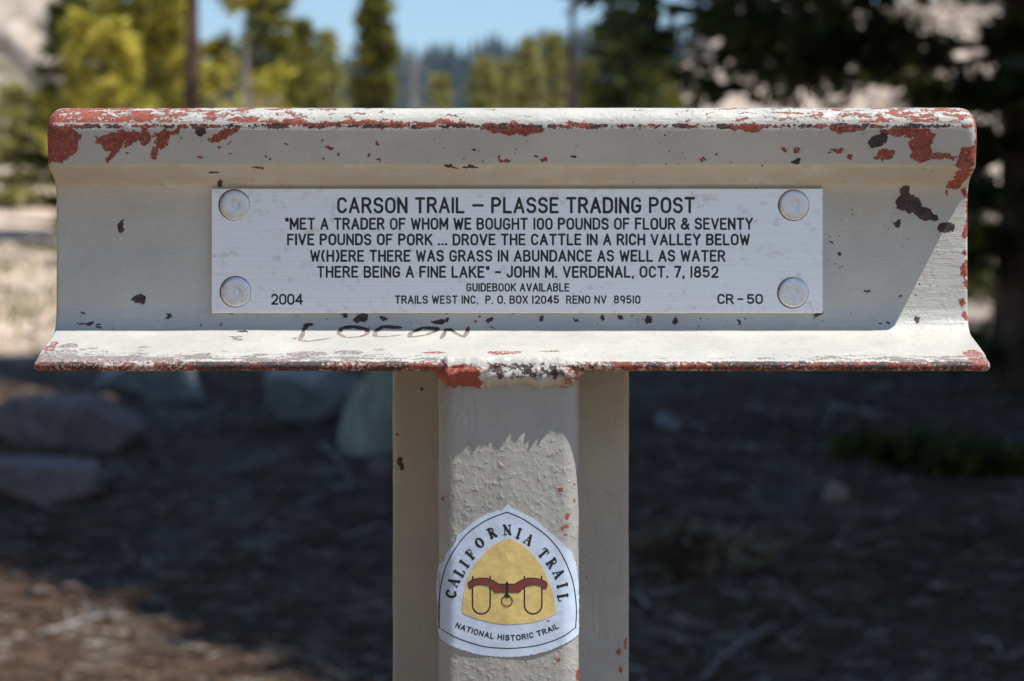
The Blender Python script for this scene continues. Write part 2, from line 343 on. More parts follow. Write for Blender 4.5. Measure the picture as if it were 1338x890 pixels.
# ------------------------------------------------------------------ the marker: crossbar on post
marker = empty('trail_marker', (0, 0, 0), 'cream painted steel rail sign with chipped edges, metal plaque and trail sticker', 'trail marker')
def rail_mesh(name, stations, place, uvname='paint', wob=0.0, ends=None):
    """stations: positions along the rail; place(a, b, s) -> xyz in metres; ends: half length, whose edges are worn round"""
    V = []
    for s in stations:
        e = 99.0 if ends is None else ends-abs(s)
        for i, (a, b) in enumerate(full):
            r = 1.4
            if b > 98: r = 3.2+4.6*min(1, max(0, (b-112)/12))
            elif b < 8 and abs(a) > 40: r = 2.6
            ins = r-math.sqrt(max(0, r*r-(r-e)**2)) if e < r else 0.0
            wv = 0.0
            if wob:
                wv = wob*(mnoise.noise(Vector((s*.02, a*.05, b*.05)))+.6*mnoise.noise(Vector((s*.09, a*.1+9, b*.1))))
            n = nrm[i]; off = -ins+wv
            V.append(place(a+n[0]*off, b+n[1]*off, s))
    Fc = []; LU = []
    for j in range(len(stations)-1):
        for i in range(NP):
            i2 = (i+1) % NP
            Fc.append((j*NP+i, (j+1)*NP+i, (j+1)*NP+i2, j*NP+i2))
            vv = FL[i2] if i2 else LTOT
            s0, s1 = stations[j], stations[j+1]
            LU += [(s0, FL[i]), (s1, FL[i]), (s1, vv), (s0, vv)]
    e = (len(stations)-1)*NP
    nh = len(half)
    for o_, flip, us in ((0, 0, -240), (e, 1, 240)):
        for i in range(nh-1):
            q = [i, i+1, NP-i-1, (NP-i) % NP]
            if i == 0: q = [0, 1, NP-1]
            if i == nh-2: q = [i, i+1, (NP-i) % NP]
            if flip: q = q[::-1]
            Fc.append(tuple(o_+j for j in q)); LU += [(us, FL[j]) for j in q]
    me = mesh(name, V, Fc)
    ul = me.uv_layers.new(name=uvname); ul.data.foreach_set('uv', np.array(LU, np.float32).ravel())
    bm = bmesh.new(); bm.from_mesh(me); bmesh.ops.recalc_face_normals(bm, faces=bm.faces)
    for f in bm.faces: f.smooth = True
    bm.to_mesh(me); bm.free()
    return me
st = [-225.5+e for e in (0, .12, .4, .8, 1.3, 2, 3, 4.2, 5.8, 7.8)]
st = st+[float(x) for x in np.arange(-216, 216.1, 4.0)]+[-x for x in st[::-1]]
me = rail_mesh('crossbar', st, lambda a, b, s: (s/1000, -a/1000, ZH+(ZB+b)/1000), wob=.22, ends=225.5)
UE = [-999, -170, -115, -60, 0, 60, 115, 170, 999]; VE = [-9, VP(432), VP(300), VP(216), HL[-1]+30, 9999]
for jv in range(5):
    for ju in range(8):
        if jv == 4 and ju: continue
        me.materials.append(paint_material(UE[ju], UE[ju+1], VE[jv], VE[jv+1]) if jv < 4 else paint_material(9000, 9001, 9000, 9001))
ud = me.uv_layers[0].data
for pl in me.polygons:
    cu = sum(ud[l].uv[0] for l in pl.loop_indices)/pl.loop_total; cv = sum(ud[l].uv[1] for l in pl.loop_indices)/pl.loop_total
    jv = max(j for j in range(5) if VE[j] <= cv); ju = max(j for j in range(8) if UE[j] <= cu)
    pl.material_index = 32 if jv == 4 else jv*8+ju
crossbar = link('crossbar', me, None, marker)
crossbar['label'] = 'short horizontal rail with red primer showing through chips'
PXC = -0.0015; YBACK = .0648; PB = .95
def post_place(a, b, s):
    k = min(1, max(0, (60-b)/40)); return (PXC+(a*(1.015-.033*k)+.9*k)/1000, YBACK-b*PB/1000, s/1000)
zt = (ZH*1000+ZB-0.4)
st = [float(s) for s in np.arange(-300, zt-1, 6.0)]+[zt]
post = link('post', rail_mesh('post', st, post_place, wob=.35), M_post, marker)

# weld bead where the foot of the bar meets the head of the post
def weld():
    nx, ny = 150, 22; V = []; Fc = []
    for i in range(nx+1):
        x = -37+71.5*i/nx
        e = min(1, max(0, (min(i, nx-i))/14.0)); e = math.sqrt(e)
        ph = x*.82+0.9*mnoise.noise(Vector((x*.12, 0, 3)))*3
        for j in range(ny+1):
            t = j/ny
            # from the foot's slope, over the tip, down to the post face
            y = -57.2-6.4*math.sin(math.pi*min(1, t*1.05))**.6 if t < .95 else -57.2
            z = -8.6-13.8*t
            if t < .25: y = -55-37*t; z = -7.3-16*t*t
            ridge = 1.0*mnoise.noise(Vector((x*.22+t*2.6, t*2.0, 1)))+.6*min(1, max(0, (t-.15)/.3))*mnoise.noise(Vector((x*.55+t*5.5, t*2.2, 5)))
            amp = math.sin(math.pi*min(1, t*1.0))
            kk = min(1, max(0, (t-.15)/.3)); y -= (ridge*2.0*kk+.4)*amp*e; z += ridge*.8*(1-kk)*amp*e
            low = 2.2*mnoise.noise(Vector((x*.11, 7, 1)))+1.5*mnoise.noise(Vector((x*.42, 2, 1)))
            z += low*t*t*e
            y = y*e+(-54)*(1-e) if t < 1 else -53
            z = z*e+(-12)*(1-e)
            if j == 0: y = -51; z = -8
            V.append((x/1000, y/1000, ZH+z/1000))
    for i in range(nx):
        for j in range(ny):
            a = i*(ny+1)+j; Fc.append((a, a+1, a+ny+2, a+ny+1))
    return mesh('weld_bead', V, Fc)
def weld_mat():
    N = NB('painted_weld')
    p = N.vm('SCALE', N.obj()); p.node.inputs[3].default_value = 1000.0
    sep = N.n('SeparateXYZ'); N.put(sep.inputs[0], p); X, Z = sep.outputs[0], sep.outputs[2]
    zr = N.math('SUBTRACT', Z, ZH*1000)
    d = N.vm('SUBTRACT', N.noise(p, .35, 4, .65, col=True), (.5, .5, .5)); ds = N.n('SeparateXYZ'); N.put(ds.inputs[0], d)
    xd = N.math('MULTIPLY_ADD', ds.outputs[0], 14, X); zd = N.math('MULTIPLY_ADD', ds.outputs[2], 9, zr)
    low = N.ss(zd, -12.2, -11.4, 1, 0)
    redm = N.math('MULTIPLY', low, N.math('MAXIMUM', N.ss(xd, -16, -14, 1, 0), N.math('MULTIPLY', N.ss(xd, 22, 24), .9)))
    n1 = N.noise(p, .22, 5, .7)
    drm = N.math('MULTIPLY', N.math('MULTIPLY', N.ss(zd, -11.4, -10.6, 1, 0), N.ss(zd, -17.5, -16.5)), N.math('MULTIPLY', N.ss(n1, .47, .49), N.math('MULTIPLY', N.ss(xd, -13, -10), N.ss(xd, 22, 25, 1, 0))))
    stripe = N.math('GREATER_THAN', N.math('SINE', N.math('ADD', N.math('MULTIPLY', xd, 1.1), N.math('MULTIPLY', zd, .8))), -.45)
    redm = N.math('MULTIPLY', redm, N.math('MAXIMUM', stripe, N.ss(xd, -5, 0, 1, 0)))
    col = N.mix(redm, N.mix(N.noise(p, .05), (.45, .442, .412), (.53, .518, .472)), N.mix(N.noise(p, .4), (.22, .05, .035), (.36, .09, .06)))
    col = N.mix(drm, col, (.07, .045, .05))
    h = N.math('ADD', N.noise(p, .4, 4, .6), N.math('MULTIPLY', N.math('MAXIMUM', redm, drm), -.6))
    return N.done(col, .42, N.bump(h, .0005, .8))
wb = link('weld_bead', weld(), weld_mat(), marker); wb['label'] = 'lumpy painted weld with red primer showing'

# ------------------------------------------------------------------ single-stroke engraving alphabet
def A_(cx, cy, rx, ry, a0, a1, n=8): return [(cx+rx*math.cos(R(a0+(a1-a0)*i/n)), cy+ry*math.sin(R(a0+(a1-a0)*i/n))) for i in range(n+1)]
G = {
 'A': (.62, [[(0, 0), (.31, 1), (.62, 0)], [(.11, .33), (.51, .33)]]),
 'B': (.56, [[(0, 0), (0, 1), (.30, 1)]+A_(.30, .77, .22, .23, 90, -90)+[(0, .54)], [(.30, .54)]+A_(.30, .27, .26, .27, 90, -90)+[(0, 0)]]),
 'C': (.56, [A_(.29, .70, .27, .30, 20, 180)+A_(.29, .30, .27, .30, 180, 340)]),
 'D': (.57, [[(0, 0), (0, 1), (.25, 1)]+A_(.25, .68, .32, .32, 90, 0)+A_(.25, .32, .32, .32, 0, -90)+[(0, 0)]]),
 'E': (.48, [[(.48, 1), (0, 1), (0, 0), (.48, 0)], [(0, .53), (.40, .53)]]),
 'F': (.48, [[(.48, 1), (0, 1), (0, 0)], [(0, .53), (.40, .53)]]),
 'G': (.58, [A_(.29, .70, .27, .30, 20, 180)+A_(.29, .30, .28, .30, 180, 360)+[(.57, .45), (.34, .45)]]),
 'H': (.56, [[(0, 0), (0, 1)], [(.56, 0), (.56, 1)], [(0, .53), (.56, .53)]]),
 'I': (.0, [[(0, 0), (0, 1)]]),
 'J': (.44, [[(.44, 1), (.44, .26)]+A_(.22, .26, .22, .26, 0, -170)]),
 'K': (.56, [[(0, 0), (0, 1)], [(.54, 1), (0, .40)], [(.17, .60), (.56, 0)]]),
 'L': (.46, [[(0, 1), (0, 0), (.46, 0)]]),
 'M': (.68, [[(0, 0), (0, 1), (.34, .25), (.68, 1), (.68, 0)]]),
 'N': (.56, [[(0, 0), (0, 1), (.56, 0), (.56, 1)]]),
 'O': (.58, [A_(.29, .70, .29, .30, 0, 180)+A_(.29, .30, .29, .30, 180, 360)+[(.58, .70)]]),
 'P': (.55, [[(0, 0), (0, 1), (.28, 1)]+A_(.28, .74, .26, .26, 90, -90)+[(0, .48)]]),
 'R': (.56, [[(0, 0), (0, 1), (.28, 1)]+A_(.28, .75, .25, .25, 90, -90)+[(0, .50)], [(.30, .50), (.56, 0)]]),
 'S': (.54, [A_(.27, .75, .26, .25, 20, 180)+A_(.27, .75, .26, .22, 180, 262, 4)+A_(.27, .27, .27, .26, 85, 0, 5)+A_(.27, .27, .27, .27, 0, -160)]),
 'T': (.56, [[(0, 1), (.56, 1)], [(.28, 1), (.28, 0)]]),
 'U': (.56, [[(0, 1), (0, .28)]+A_(.28, .28, .28, .28, 180, 360)+[(.56, 1)]]),
 'V': (.60, [[(0, 1), (.30, 0), (.60, 1)]]),
 'W': (.80, [[(0, 1), (.20, 0), (.40, .85), (.60, 0), (.80, 1)]]),
 'X': (.56, [[(0, 0), (.56, 1)], [(0, 1), (.56, 0)]]),
 'Y': (.58, [[(0, 1), (.29, .48), (.58, 1)], [(.29, .48), (.29, 0)]]),
 '0': (.54, [A_(.27, .70, .27, .30, 0, 180)+A_(.27, .30, .27, .30, 180, 360)+[(.54, .70)]]),
 '1': (.06, [[(.03, 0), (.03, 1)]]),
 '2': (.54, [A_(.27, .72, .26, .28, 165, -20)+[(.44, .45), (.02, 0), (.54, 0)]]),
 '4': (.58, [[(.44, 0), (.44, 1), (0, .27), (.58, .27)]]),
 '5': (.54, [[(.48, 1), (.07, 1), (.03, .55)]+A_(.26, .33, .27, .30, 125, -150, 12)]),
 '7': (.52, [[(0, 1), (.52, 1), (.17, 0)]]),
 '8': (.54, [A_(.27, .76, .23, .24, -90, 270, 14), A_(.27, .27, .27, .26, -90, 270, 14)]),
 '9': (.54, [A_(.27, .69, .26, .31, 0, 360, 14)+[(.53, .5), (.40, .0)]]),
 '&': (.66, [[(.66, 0), (.14, .72)]+A_(.30, .80, .17, .20, 195, -20, 8)+[(.36, .58), (.10, .42)]+A_(.27, .24, .27, .24, 130, 330, 10)+[(.64, .42)]]),
 '(': (.22, [A_(.36, .5, .36, .62, 125, 235)]), ')': (.22, [A_(-.14, .5, .36, .62, 55, -55)]),
 '.': (.04, [[(0, 0), (.04, 0)]]), ',': (.04, [[(.03, .04), (0, -.10)]]), '-': (.40, [[(0, .48), (.40, .48)]]), '_': (.66, [[(0, .48), (.66, .48)]]),
 '"': (.20, [[(.02, 1.0), (.04, .80)], [(.18, 1.0), (.20, .80)]]),
}
def tube_rows(pts, hw, dep, to3d):
    """a flattened ridge of half width hw and height dep along 2-D pts"""
    V = []; Fc = []
    pts = [p for i, p in enumerate(pts) if i == 0 or math.hypot(p[0]-pts[i-1][0], p[1]-pts[i-1][1]) > 1e-7]
    n = len(pts); rings = []
    for i, p in enumerate(pts):
        a = pts[max(0, i-1)]; b = pts[min(n-1, i+1)]
        d = Vector((b[0]-a[0], b[1]-a[1])).normalized(); m = Vector((-d.y, d.x)); k = 1.0
        if 0 < i < n-1:
            d0 = Vector((p[0]-a[0], p[1]-a[1])).normalized(); k = min(1.6, 1/max(.5, abs(d0.dot(d))))
        rings.append((Vector(p), m*k))
    d0 = (rings[1][0]-rings[0][0]).normalized(); d1 = (rings[-1][0]-rings[-2][0]).normalized()
    seq = [(rings[0][0]-d0*hw, rings[0][1]*.45, .5), (rings[0][0]-d0*hw*.6, rings[0][1]*.85, .9)]+[(c, m, 1) for c, m in rings]+[(rings[-1][0]+d1*hw*.6, rings[-1][1]*.85, .9), (rings[-1][0]+d1*hw, rings[-1][1]*.45, .5)]
    for c, m, k in seq:
        for s, h in ((-1, 0), (-.72, .75), (0, 1.0), (.72, .75), (1, 0)):
            q = c+m*hw*s; V.append(to3d(q.x, q.y, h*dep*k))
    for i in range(len(seq)-1):
        for j in range(4):
            a = i*5+j; Fc.append((a, a+1, a+6, a+5))
    Fc.append((4, 3, 2, 1, 0)); e = (len(seq)-1)*5; Fc.append((e, e+1, e+2, e+3, e+4))
    return V, Fc
def split_sharp(pts, lim=48):
    pts = [p for i, p in enumerate(pts) if i == 0 or math.hypot(p[0]-pts[i-1][0], p[1]-pts[i-1][1]) > 1e-6]
    runs = [[pts[0]]]
    for i in range(1, len(pts)):
        runs[-1].append(pts[i])
        if i < len(pts)-1:
            a = Vector(pts[i])-Vector(pts[i-1]); b = Vector(pts[i+1])-Vector(pts[i])
            if a.length > 1e-6 and b.length > 1e-6 and a.angle(b) > R(lim): runs.append([pts[i]])
    return runs
def text_mesh(name, s, x0, x1, zb, h, hw, dep, to3d, gap=.30, space=.42, jit=.010):
    cur = 0; items = []
    for ch in s:
        if ch == ' ': cur += space; continue
        wd, strokes = G[ch]
        items.append((cur, strokes)); cur += wd+gap
    tot = cur-gap; k = (x1-x0-2*hw)/tot
    V = []; Fc = []; i = 0
    for c0, strokes in items:
        jy = random.uniform(-jit, jit)*h
        for stp in strokes:
            i += 1
            pts = [(x0+hw+(c0+px)*k, zb+hw+jy+pz*(h-2*hw)) for px, pz in stp]
            hwi = hw*random.uniform(.94, 1.06)
            for q_, run in enumerate(split_sharp(pts)):
                v, f = tube_rows(run, hwi, dep*(1+.012*((i+3*q_) % 7)), to3d)
                o = len(V); V += v; Fc += [tuple(q+o for q in t) for t in f]
    return mesh(name, V, Fc)

# ------------------------------------------------------------------ plaque
PX0, PX1, PZ0, PZ1 = -148.3, 153.2, 13.5, 75.0
YP = -10.6
def plaque_mat():
    N = NB('brushed_aluminium'); p = N.vm('SCALE', N.obj()); p.node.inputs[3].default_value = 1000.0
    mp = N.n('Mapping'); N.put(mp.inputs[0], p); mp.inputs[3].default_value = (.012, .8, 3.2)
    br = N.noise(mp.outputs[0], 1.0, 5, .65)
    blot = N.noise(p, .24, 5, .7); blot2 = N.noise(N.vm('MULTIPLY', p, (.5, 1, 1.3)), .11, 4, .7)
    col = N.mix(N.ss(br, .3, .7), (.76, .77, .81), (.90, .90, .94))
    col = N.mix(N.math('MULTIPLY', N.ss(blot, .56, .68), .36), col, (.47, .45, .53))
    col = N.mix(N.math('MULTIPLY', N.ss(blot2, .60, .70), .45), col, (.62, .53, .42))
    sp = N.n('SeparateXYZ'); N.put(sp.inputs[0], p)
    rough = N.math('ADD', N.ss(br, .3, .7, .34, .46), N.math('MULTIPLY', N.ss(blot, .5, .7), .12))
    scr = N.n('Mapping'); N.put(scr.inputs[0], p); scr.inputs[2].default_value = (0, R(78), 0); scr.inputs[3].default_value = (.03, 1, 1.3)
    sc1 = N.math('MULTIPLY', N.ss(N.noise(scr.outputs[0], 1, 2, .5), .66, .72), N.ss(sp.outputs[0], -112, -106, 1, 0))
    h = N.math('ADD', N.math('MULTIPLY', br, .5), N.math('ADD', N.math('MULTIPLY', N.noise(p, .5, 4, .6), .5), N.math('MULTIPLY', sc1, .6)))
    h = N.math('ADD', h, N.math('MULTIPLY', N.noise(p, .02, 2, .5), 5))
    return N.done(col, rough, N.bump(h, .00006, .8), .72)
M_plq = plaque_mat()
def dull(name, c, rough=.5, metal=0., var=.0, scale=300.):
    N = NB(name)
    if var:
        n = N.noise(N.obj(), scale, 4, .6)
        return N.done(N.mix(N.ss(n, .3, .7), tuple(x*(1-var) for x in c), tuple(min(1, x*(1+var)) for x in c)), rough, None, metal)
    return N.done(c, rough, None, metal)
M_ink = dull('black_paint_fill', (.017, .017, .022), .5, var=.75, scale=260.)
def boxbevel(x0, x1, y0, y1, z0, z1, r, name):
    bm = bmesh.new(); bmesh.ops.create_cube(bm, size=1)
    for v in bm.verts: v.co = Vector(((x0+x1)/2+v.co.x*(x1-x0), (y0+y1)/2+v.co.y*(y1-y0), (z0+z1)/2+v.co.z*(z1-z0)))/1000
    bmesh.ops.bevel(bm, geom=bm.edges[:], offset=r/1000, segments=2, profile=.5, affect='EDGES')
    for v in bm.verts: v.co.z += ZH
    me = bpy.data.meshes.new(name); bm.to_mesh(me); bm.free(); return me
plaque = link('plaque', boxbevel(PX0, PX1, YP, -6.0, PZ0, PZ1, .35, 'plaque'), M_plq, marker, smooth=False)
SP = F/(1163+YP)
def to_plq(x, z, h): return (x/1000, (YP-h)/1000, ZH+z/1000)
def line(s, x0, x1, yt, yb, hw, **k):
    o = link('lettering', text_mesh('lettering', s, (x0-669)/SP, (x1-669)/SP, (445-yb)/SP, (yb-yt)/SP, hw, .12, to_plq, **k), M_ink, plaque)
    return o
line('CARSON TRAIL _ PLASSE TRADING POST', 440, 908, 257.5, 279, .66)
line('"MET A TRADER OF WHOM WE BOUGHT 100 POUNDS OF FLOUR & SEVENTY', 372, 984, 284.5, 300.5, .53)
line('FIVE POUNDS OF PORK ... DROVE THE CATTLE IN A RICH VALLEY BELOW', 375, 980, 305.3, 320.8, .53)
line('W(H)ERE THERE WAS GRASS IN ABUNDANCE AS WELL AS WATER', 405, 948, 326.5, 342.3, .53)
line('THERE BEING A FINE LAKE" - JOHN M. VERDENAL, OCT. 7, 1852', 414, 939, 347.5, 363.3, .53)
line('GUIDEBOOK AVAILABLE', 609, 744, 370, 381.2, .38)
line('TRAILS WEST INC.  P. O. BOX 12045  RENO NV  89510', 516, 837, 386, 397.2, .38)
line('2004', 354, 396, 383.8, 398.5, .48, gap=.24)
line('CR - 50', 937, 997, 384, 397.6, .48, gap=.24, space=.24)
# bolts: flat round heads with a faint centre boss
def bolt_mat():
    N = NB('bolt_steel'); p = N.vm('SCALE', N.obj()); p.node.inputs[3].default_value = 1000.0
    n = N.noise(p, .5, 4, .65)
    col = N.mix(N.ss(n, .35, .65), (.62, .60, .64), (.78, .77, .80))
    return N.done(col, N.ss(n, .3, .7, .30, .5), N.bump(N.noise(p, .9, 4), .00008, .7), .8)
M_bolt = bolt_mat(); M_ring = dull('dark_mottle', (.04, .035, .035), .8, var=.5)
def lathe_y(name, prof, n=40, jag=0.0):
    V = []; Fc = []; m = len(prof)
    for i in range(n):
        a = 2*math.pi*i/n
        for r, h in prof: V.append((r*math.cos(a)/1000, -h/1000, r*math.sin(a)/1000))
    for i in range(n):
        for j in range(m-1):
            Fc.append((i*m+j, ((i+1) % n)*m+j, ((i+1) % n)*m+j+1, i*m+j+1))
    V.append((0, -prof[0][1]/1000, 0)); c = len(V)-1
    for i in range(n): Fc.append((c, ((i+1) % n)*m, i*m))
    return mesh(name, V, Fc)
bprof = [(.5, 1.02), (1.0, .96), (1.7, .90), (2.3, 1.0), (3.0, 1.06), (4.4, 1.06), (5.8, 1.02), (6.8, .90), (7.3, .62), (7.45, .0)]
bme = lathe_y('bolt', bprof); rme = lathe_y('seat_ring', [(6.0, .08), (7.72, .08), (7.8, -.1)])
for k, (bx, by, tilt) in enumerate([(306.5, 268, 0), (308, 381.5, 0), (1037.5, 268, 0), (1036.5, 382.5, 0)]):
    b = link('bolt', bme, M_bolt, plaque); b.location = ((bx-669)/SP/1000, YP/1000, ZH+(445-by)/SP/1000)
    b.rotation_euler = (0, random.uniform(0, 6), 0)
    r = link('dark_ring', rme, M_ring, plaque); r.location = (b.location.x-.0002, YP/1000-.00003, b.location.z-.0001*(1 if k > 1 else -1)); r.rotation_euler = (random.uniform(-.008, .008), 0, random.uniform(-.008, .008))  # dark ring set slightly off centre round each bolt head

# ------------------------------------------------------------------ sticker wrapped on the post
facex = sorted([(a*1.015, b) for a, b in full if b > 100])
def post_y(x):                                     # y (mm) of the post's front face at local x
    x = max(-33.4, min(33.4, x)); pts = [(a, b) for a, b in facex if b > 117.9]
    for (a0, b0), (a1, b1) in zip(pts, pts[1:]):
        if a0 <= x <= a1 and a1 > a0: return YBACK*1000-PB*(b0+(b1-b0)*(x-a0)/(a1-a0))
    return YBACK*1000-PB*118.5
def st_pt(px, py):                                 # photo pixel -> (local x mm, z mm) on the post face
    x = (px-669)/2.762; 
    for _ in range(3): s = F/(1163+post_y(x+1.5)); x = (px-669)/s
    return x+1.5, (445-py)/s
def st3(x, z, h):
    y = post_y(x); e = .6; tx = 2*e; ty = post_y(x+e)-post_y(x-e); l = math.hypot(tx, ty)
    nx_, ny_ = ty/l, -tx/l
    bumpy = .10*mnoise.noise(Vector((x*.16, z*.16, 0)))
    return ((x+nx_*(h+.35+bumpy))/1000+PXC, (y+ny_*(h+.35+bumpy))/1000, ZH+z/1000)
C6 = lambda l: [(540+x/3.5615, 640+y/3.56) for x, y in l]
outline = C6([(437, 70), (470, 92), (520, 118), (560, 138), (590, 160), (600, 172), (640, 205), (690, 250), (738, 290), (748, 330), (756, 360), (764, 420), (768, 500), (768, 600), (766, 672), (740, 695), (700, 718),
  (640, 745), (560, 767), (490, 776), (430, 777), (370, 774), (300, 765), (220, 742), (165, 720), (128, 690), (117, 650), (113, 560), (108, 470), (112, 400), (124, 350), (150, 325), (152, 300), (180, 268), (200, 236), (200, 220), (240, 185), (290, 142), (340, 115), (385, 100), (408, 103), (422, 84)])
def smooth_line(pts, n=6, closed=False):
    P = [Vector(p) for p in pts]; out = []; m = len(P); rngi = range(m if closed else m-1)
    for i in rngi:
        p0 = P[(i-1) % m] if closed or i > 0 else P[0]; p1 = P[i]; p2 = P[(i+1) % m]; p3 = P[(i+2) % m] if closed or i+2 < m else P[-1]
        for k in range(n):
            t = k/n
            out.append(tuple(.5*((2*p1)+(-p0+p2)*t+(2*p0-5*p1+4*p2-p3)*t*t+(-p0+3*p1-3*p2+p3)*t**3)))
    if not closed: out.append(tuple(P[-1]))
    return out
def sheet(name, poly_px, h, thick, jag=0):
    """fill a pixel-traced outline with vertical strips conformed to the post"""
    pts = []
    for p, q in zip(poly_px, poly_px[1:]+poly_px[:1]):
        k = max(1, int(math.hypot(q[0]-p[0], q[1]-p[1])/1.2))
        for i in range(k):
            a = (p[0]+(q[0]-p[0])*i/k, p[1]+(q[1]-p[1])*i/k)
            if jag: a = (a[0]+jag*mnoise.noise(Vector((a[0]*.35, a[1]*.35, 2))), a[1]+jag*mnoise.noise(Vector((a[0]*.35, a[1]*.35, 8))))
            pts.append(st_pt(*a))
    bm = bmesh.new(); vs = [bm.verts.new((x, z, 0)) for x, z in pts]; f = bm.faces.new(vs)
    xs = [v[0] for v in pts]; zs = [v[1] for v in pts]
    x = min(xs)+1.3
    while x < max(xs):
        bmesh.ops.bisect_plane(bm, geom=bm.verts[:]+bm.edges[:]+bm.faces[:], plane_co=(x, 0, 0), plane_no=(1, 0, 0)); x += 1.3
    z = min(zs)+2
    while z < max(zs):
        bmesh.ops.bisect_plane(bm, geom=bm.verts[:]+bm.edges[:]+bm.faces[:], plane_co=(0, z, 0), plane_no=(0, 1, 0)); z += 2.0
    bmesh.ops.triangulate(bm, faces=bm.faces[:])
    top = bm.faces[:]; edges = [e for e in bm.edges if len(e.link_faces) == 1]
    r = bmesh.ops.extrude_edge_only(bm, edges=edges)
    low = [v for v in r['geom'] if isinstance(v, bmesh.types.BMVert)]; lowset = set(low)
    for v in bm.verts: v.co = Vector(st3(v.co.x, v.co.y, h if v not in lowset else h-thick))
    bmesh.ops.recalc_face_normals(bm, faces=bm.faces)
    me = bpy.data.meshes.new(name); bm.to_mesh(me); bm.free()
    if sum(p.normal.y*p.area for p in me.polygons) > 0: me.flip_normals()
    for p in me.polygons: p.use_smooth = True
    me.set_sharp_from_angle(angle=R(35))
    return me
def vinyl(name, c, var=.06):
    N = NB(name); p = N.vm('SCALE', N.obj()); p.node.inputs[3].default_value = 1000.0
    n = N.noise(p, .25, 4, .6)
    col = N.mix(N.ss(n, .3, .7), tuple(x*(1-var) for x in c), tuple(min(1, x*(1+var)) for x in c))
    h = N.math('ADD', N.math('MULTIPLY', N.noise(p, .16, 4, .6), 2.0), N.math('MULTIPLY', N.noise(p, .8, 3, .6), .5))
    return N.done(col, .38, N.bump(h, .00012, .8), spec=.45)
M_vw = vinyl('white_vinyl', (.55, .645, .80)); M_vy = vinyl('yellow_vinyl', (.70, .53, .20), .1); M_vb = vinyl('brown_vinyl', (.20, .045, .035)); M_vk = vinyl('black_vinyl', (.015, .013, .015))
sticker = link('sticker', sheet('sticker', outline, 0.05, .5, jag=1.0), M_vw, marker); sticker['label'] = 'three-sided white and yellow trail sticker with an ox yoke'
tri = smooth_line(C6([(450, 225), (500, 252), (548, 290), (590, 345), (625, 410), (650, 480), (666, 574)]), 5)[:-1] + smooth_line(C6([(666, 574), (620, 598), (560, 615), (470, 625), (400, 622), (310, 603), (228, 572)]), 4)[:-1] + smooth_line(C6([(228, 572), (233, 500), (248, 430), (275, 365), (320, 305), (380, 252), (450, 225)]), 5)[:-1]
link('print_field', sheet('print_field', tri, .17, .12), M_vy, sticker)
def vstroke(name, paths, wpx, h, mat, parent):
    V = []; Fc = []
    for i, pth in enumerate(paths):
        pts = [st_pt(*q) for q in pth]; dense = []
        for p, q in zip(pts, pts[1:]):
            k = max(1, int(math.hypot(q[0]-p[0], q[1]-p[1])/1.0))
            dense += [(p[0]+(q[0]-p[0])*j/k, p[1]+(q[1]-p[1])*j/k) for j in range(k)]
        dense.append(pts[-1]); ww = wpx[i] if isinstance(wpx, list) else wpx
        for q_, run in enumerate(split_sharp(dense)):
            v, f = tube_rows(run, ww/2.762/2, .05+.004*((i+2*q_) % 5), lambda x, z, hh: st3(x, z, h+hh))
            o = len(V); V += v; Fc += [tuple(q+o for q in t) for t in f]
    return link(name, mesh(name, V, Fc), mat, parent)
border = [smooth_line(C6([(437, 104), (500, 130), (560, 168), (625, 218), (680, 283), (720, 365), (745, 450), (756, 550), (753, 640)]), 4), smooth_line(C6([(753, 640), (690, 685), (600, 718), (520, 732), (435, 737), (340, 730), (270, 712), (190, 682), (122, 640)]), 4),
  smooth_line(C6([(122, 640), (121, 560), (128, 470), (145, 385), (180, 300), (240, 215), (310, 160), (370, 128), (437, 104)]), 4)]
vstroke('border_line', border, 1.35, .07, M_vk, sticker)
yoke = C6([(258, 447), (256, 432), (275, 417), (310, 410), (345, 411), (372, 421), (400, 438), (472, 438), (500, 421), (530, 411), (560, 410), (595, 415), (620, 430), (623, 445), (618, 458), (606, 458), (592, 446), (560, 441), (525, 447), (510, 458), (492, 476), (382, 476), (360, 455), (345, 444), (315, 440), (285, 444), (272, 457), (262, 457)])
link('yoke_beam', sheet('yoke_beam', yoke, .27, .1), M_vb, sticker)
vstroke('yoke_outline', [yoke+[yoke[0]]], 1.1, .26, M_vk, sticker)
def bow(x0, x1): return C6([(x0, 440), (x0, 535)]+[(x0+(x1-x0)/2-(x1-x0)/2*math.cos(R(t)), 535+42*math.sin(R(t))) for t in range(15, 166, 15)]+[(x1, 535), (x1, 440)])
vstroke('yoke_bows', [bow(276, 358), bow(517, 598), C6([(277, 403), (277, 416)]), C6([(358, 403), (358, 416)]), C6([(517, 403), (517, 416)]), C6([(597, 403), (597, 416)])], 2.0, .19, M_vk, sticker)
vstroke('yoke_ring', [C6([(436, 432), (436, 498)]), C6([(436+25*math.cos(R(t)), 517+24*math.sin(R(t))) for t in range(0, 361, 24)]), C6([(430, 492), (443, 492)])], [3.2, 1.35, 3.6], .30, M_vk, sticker)
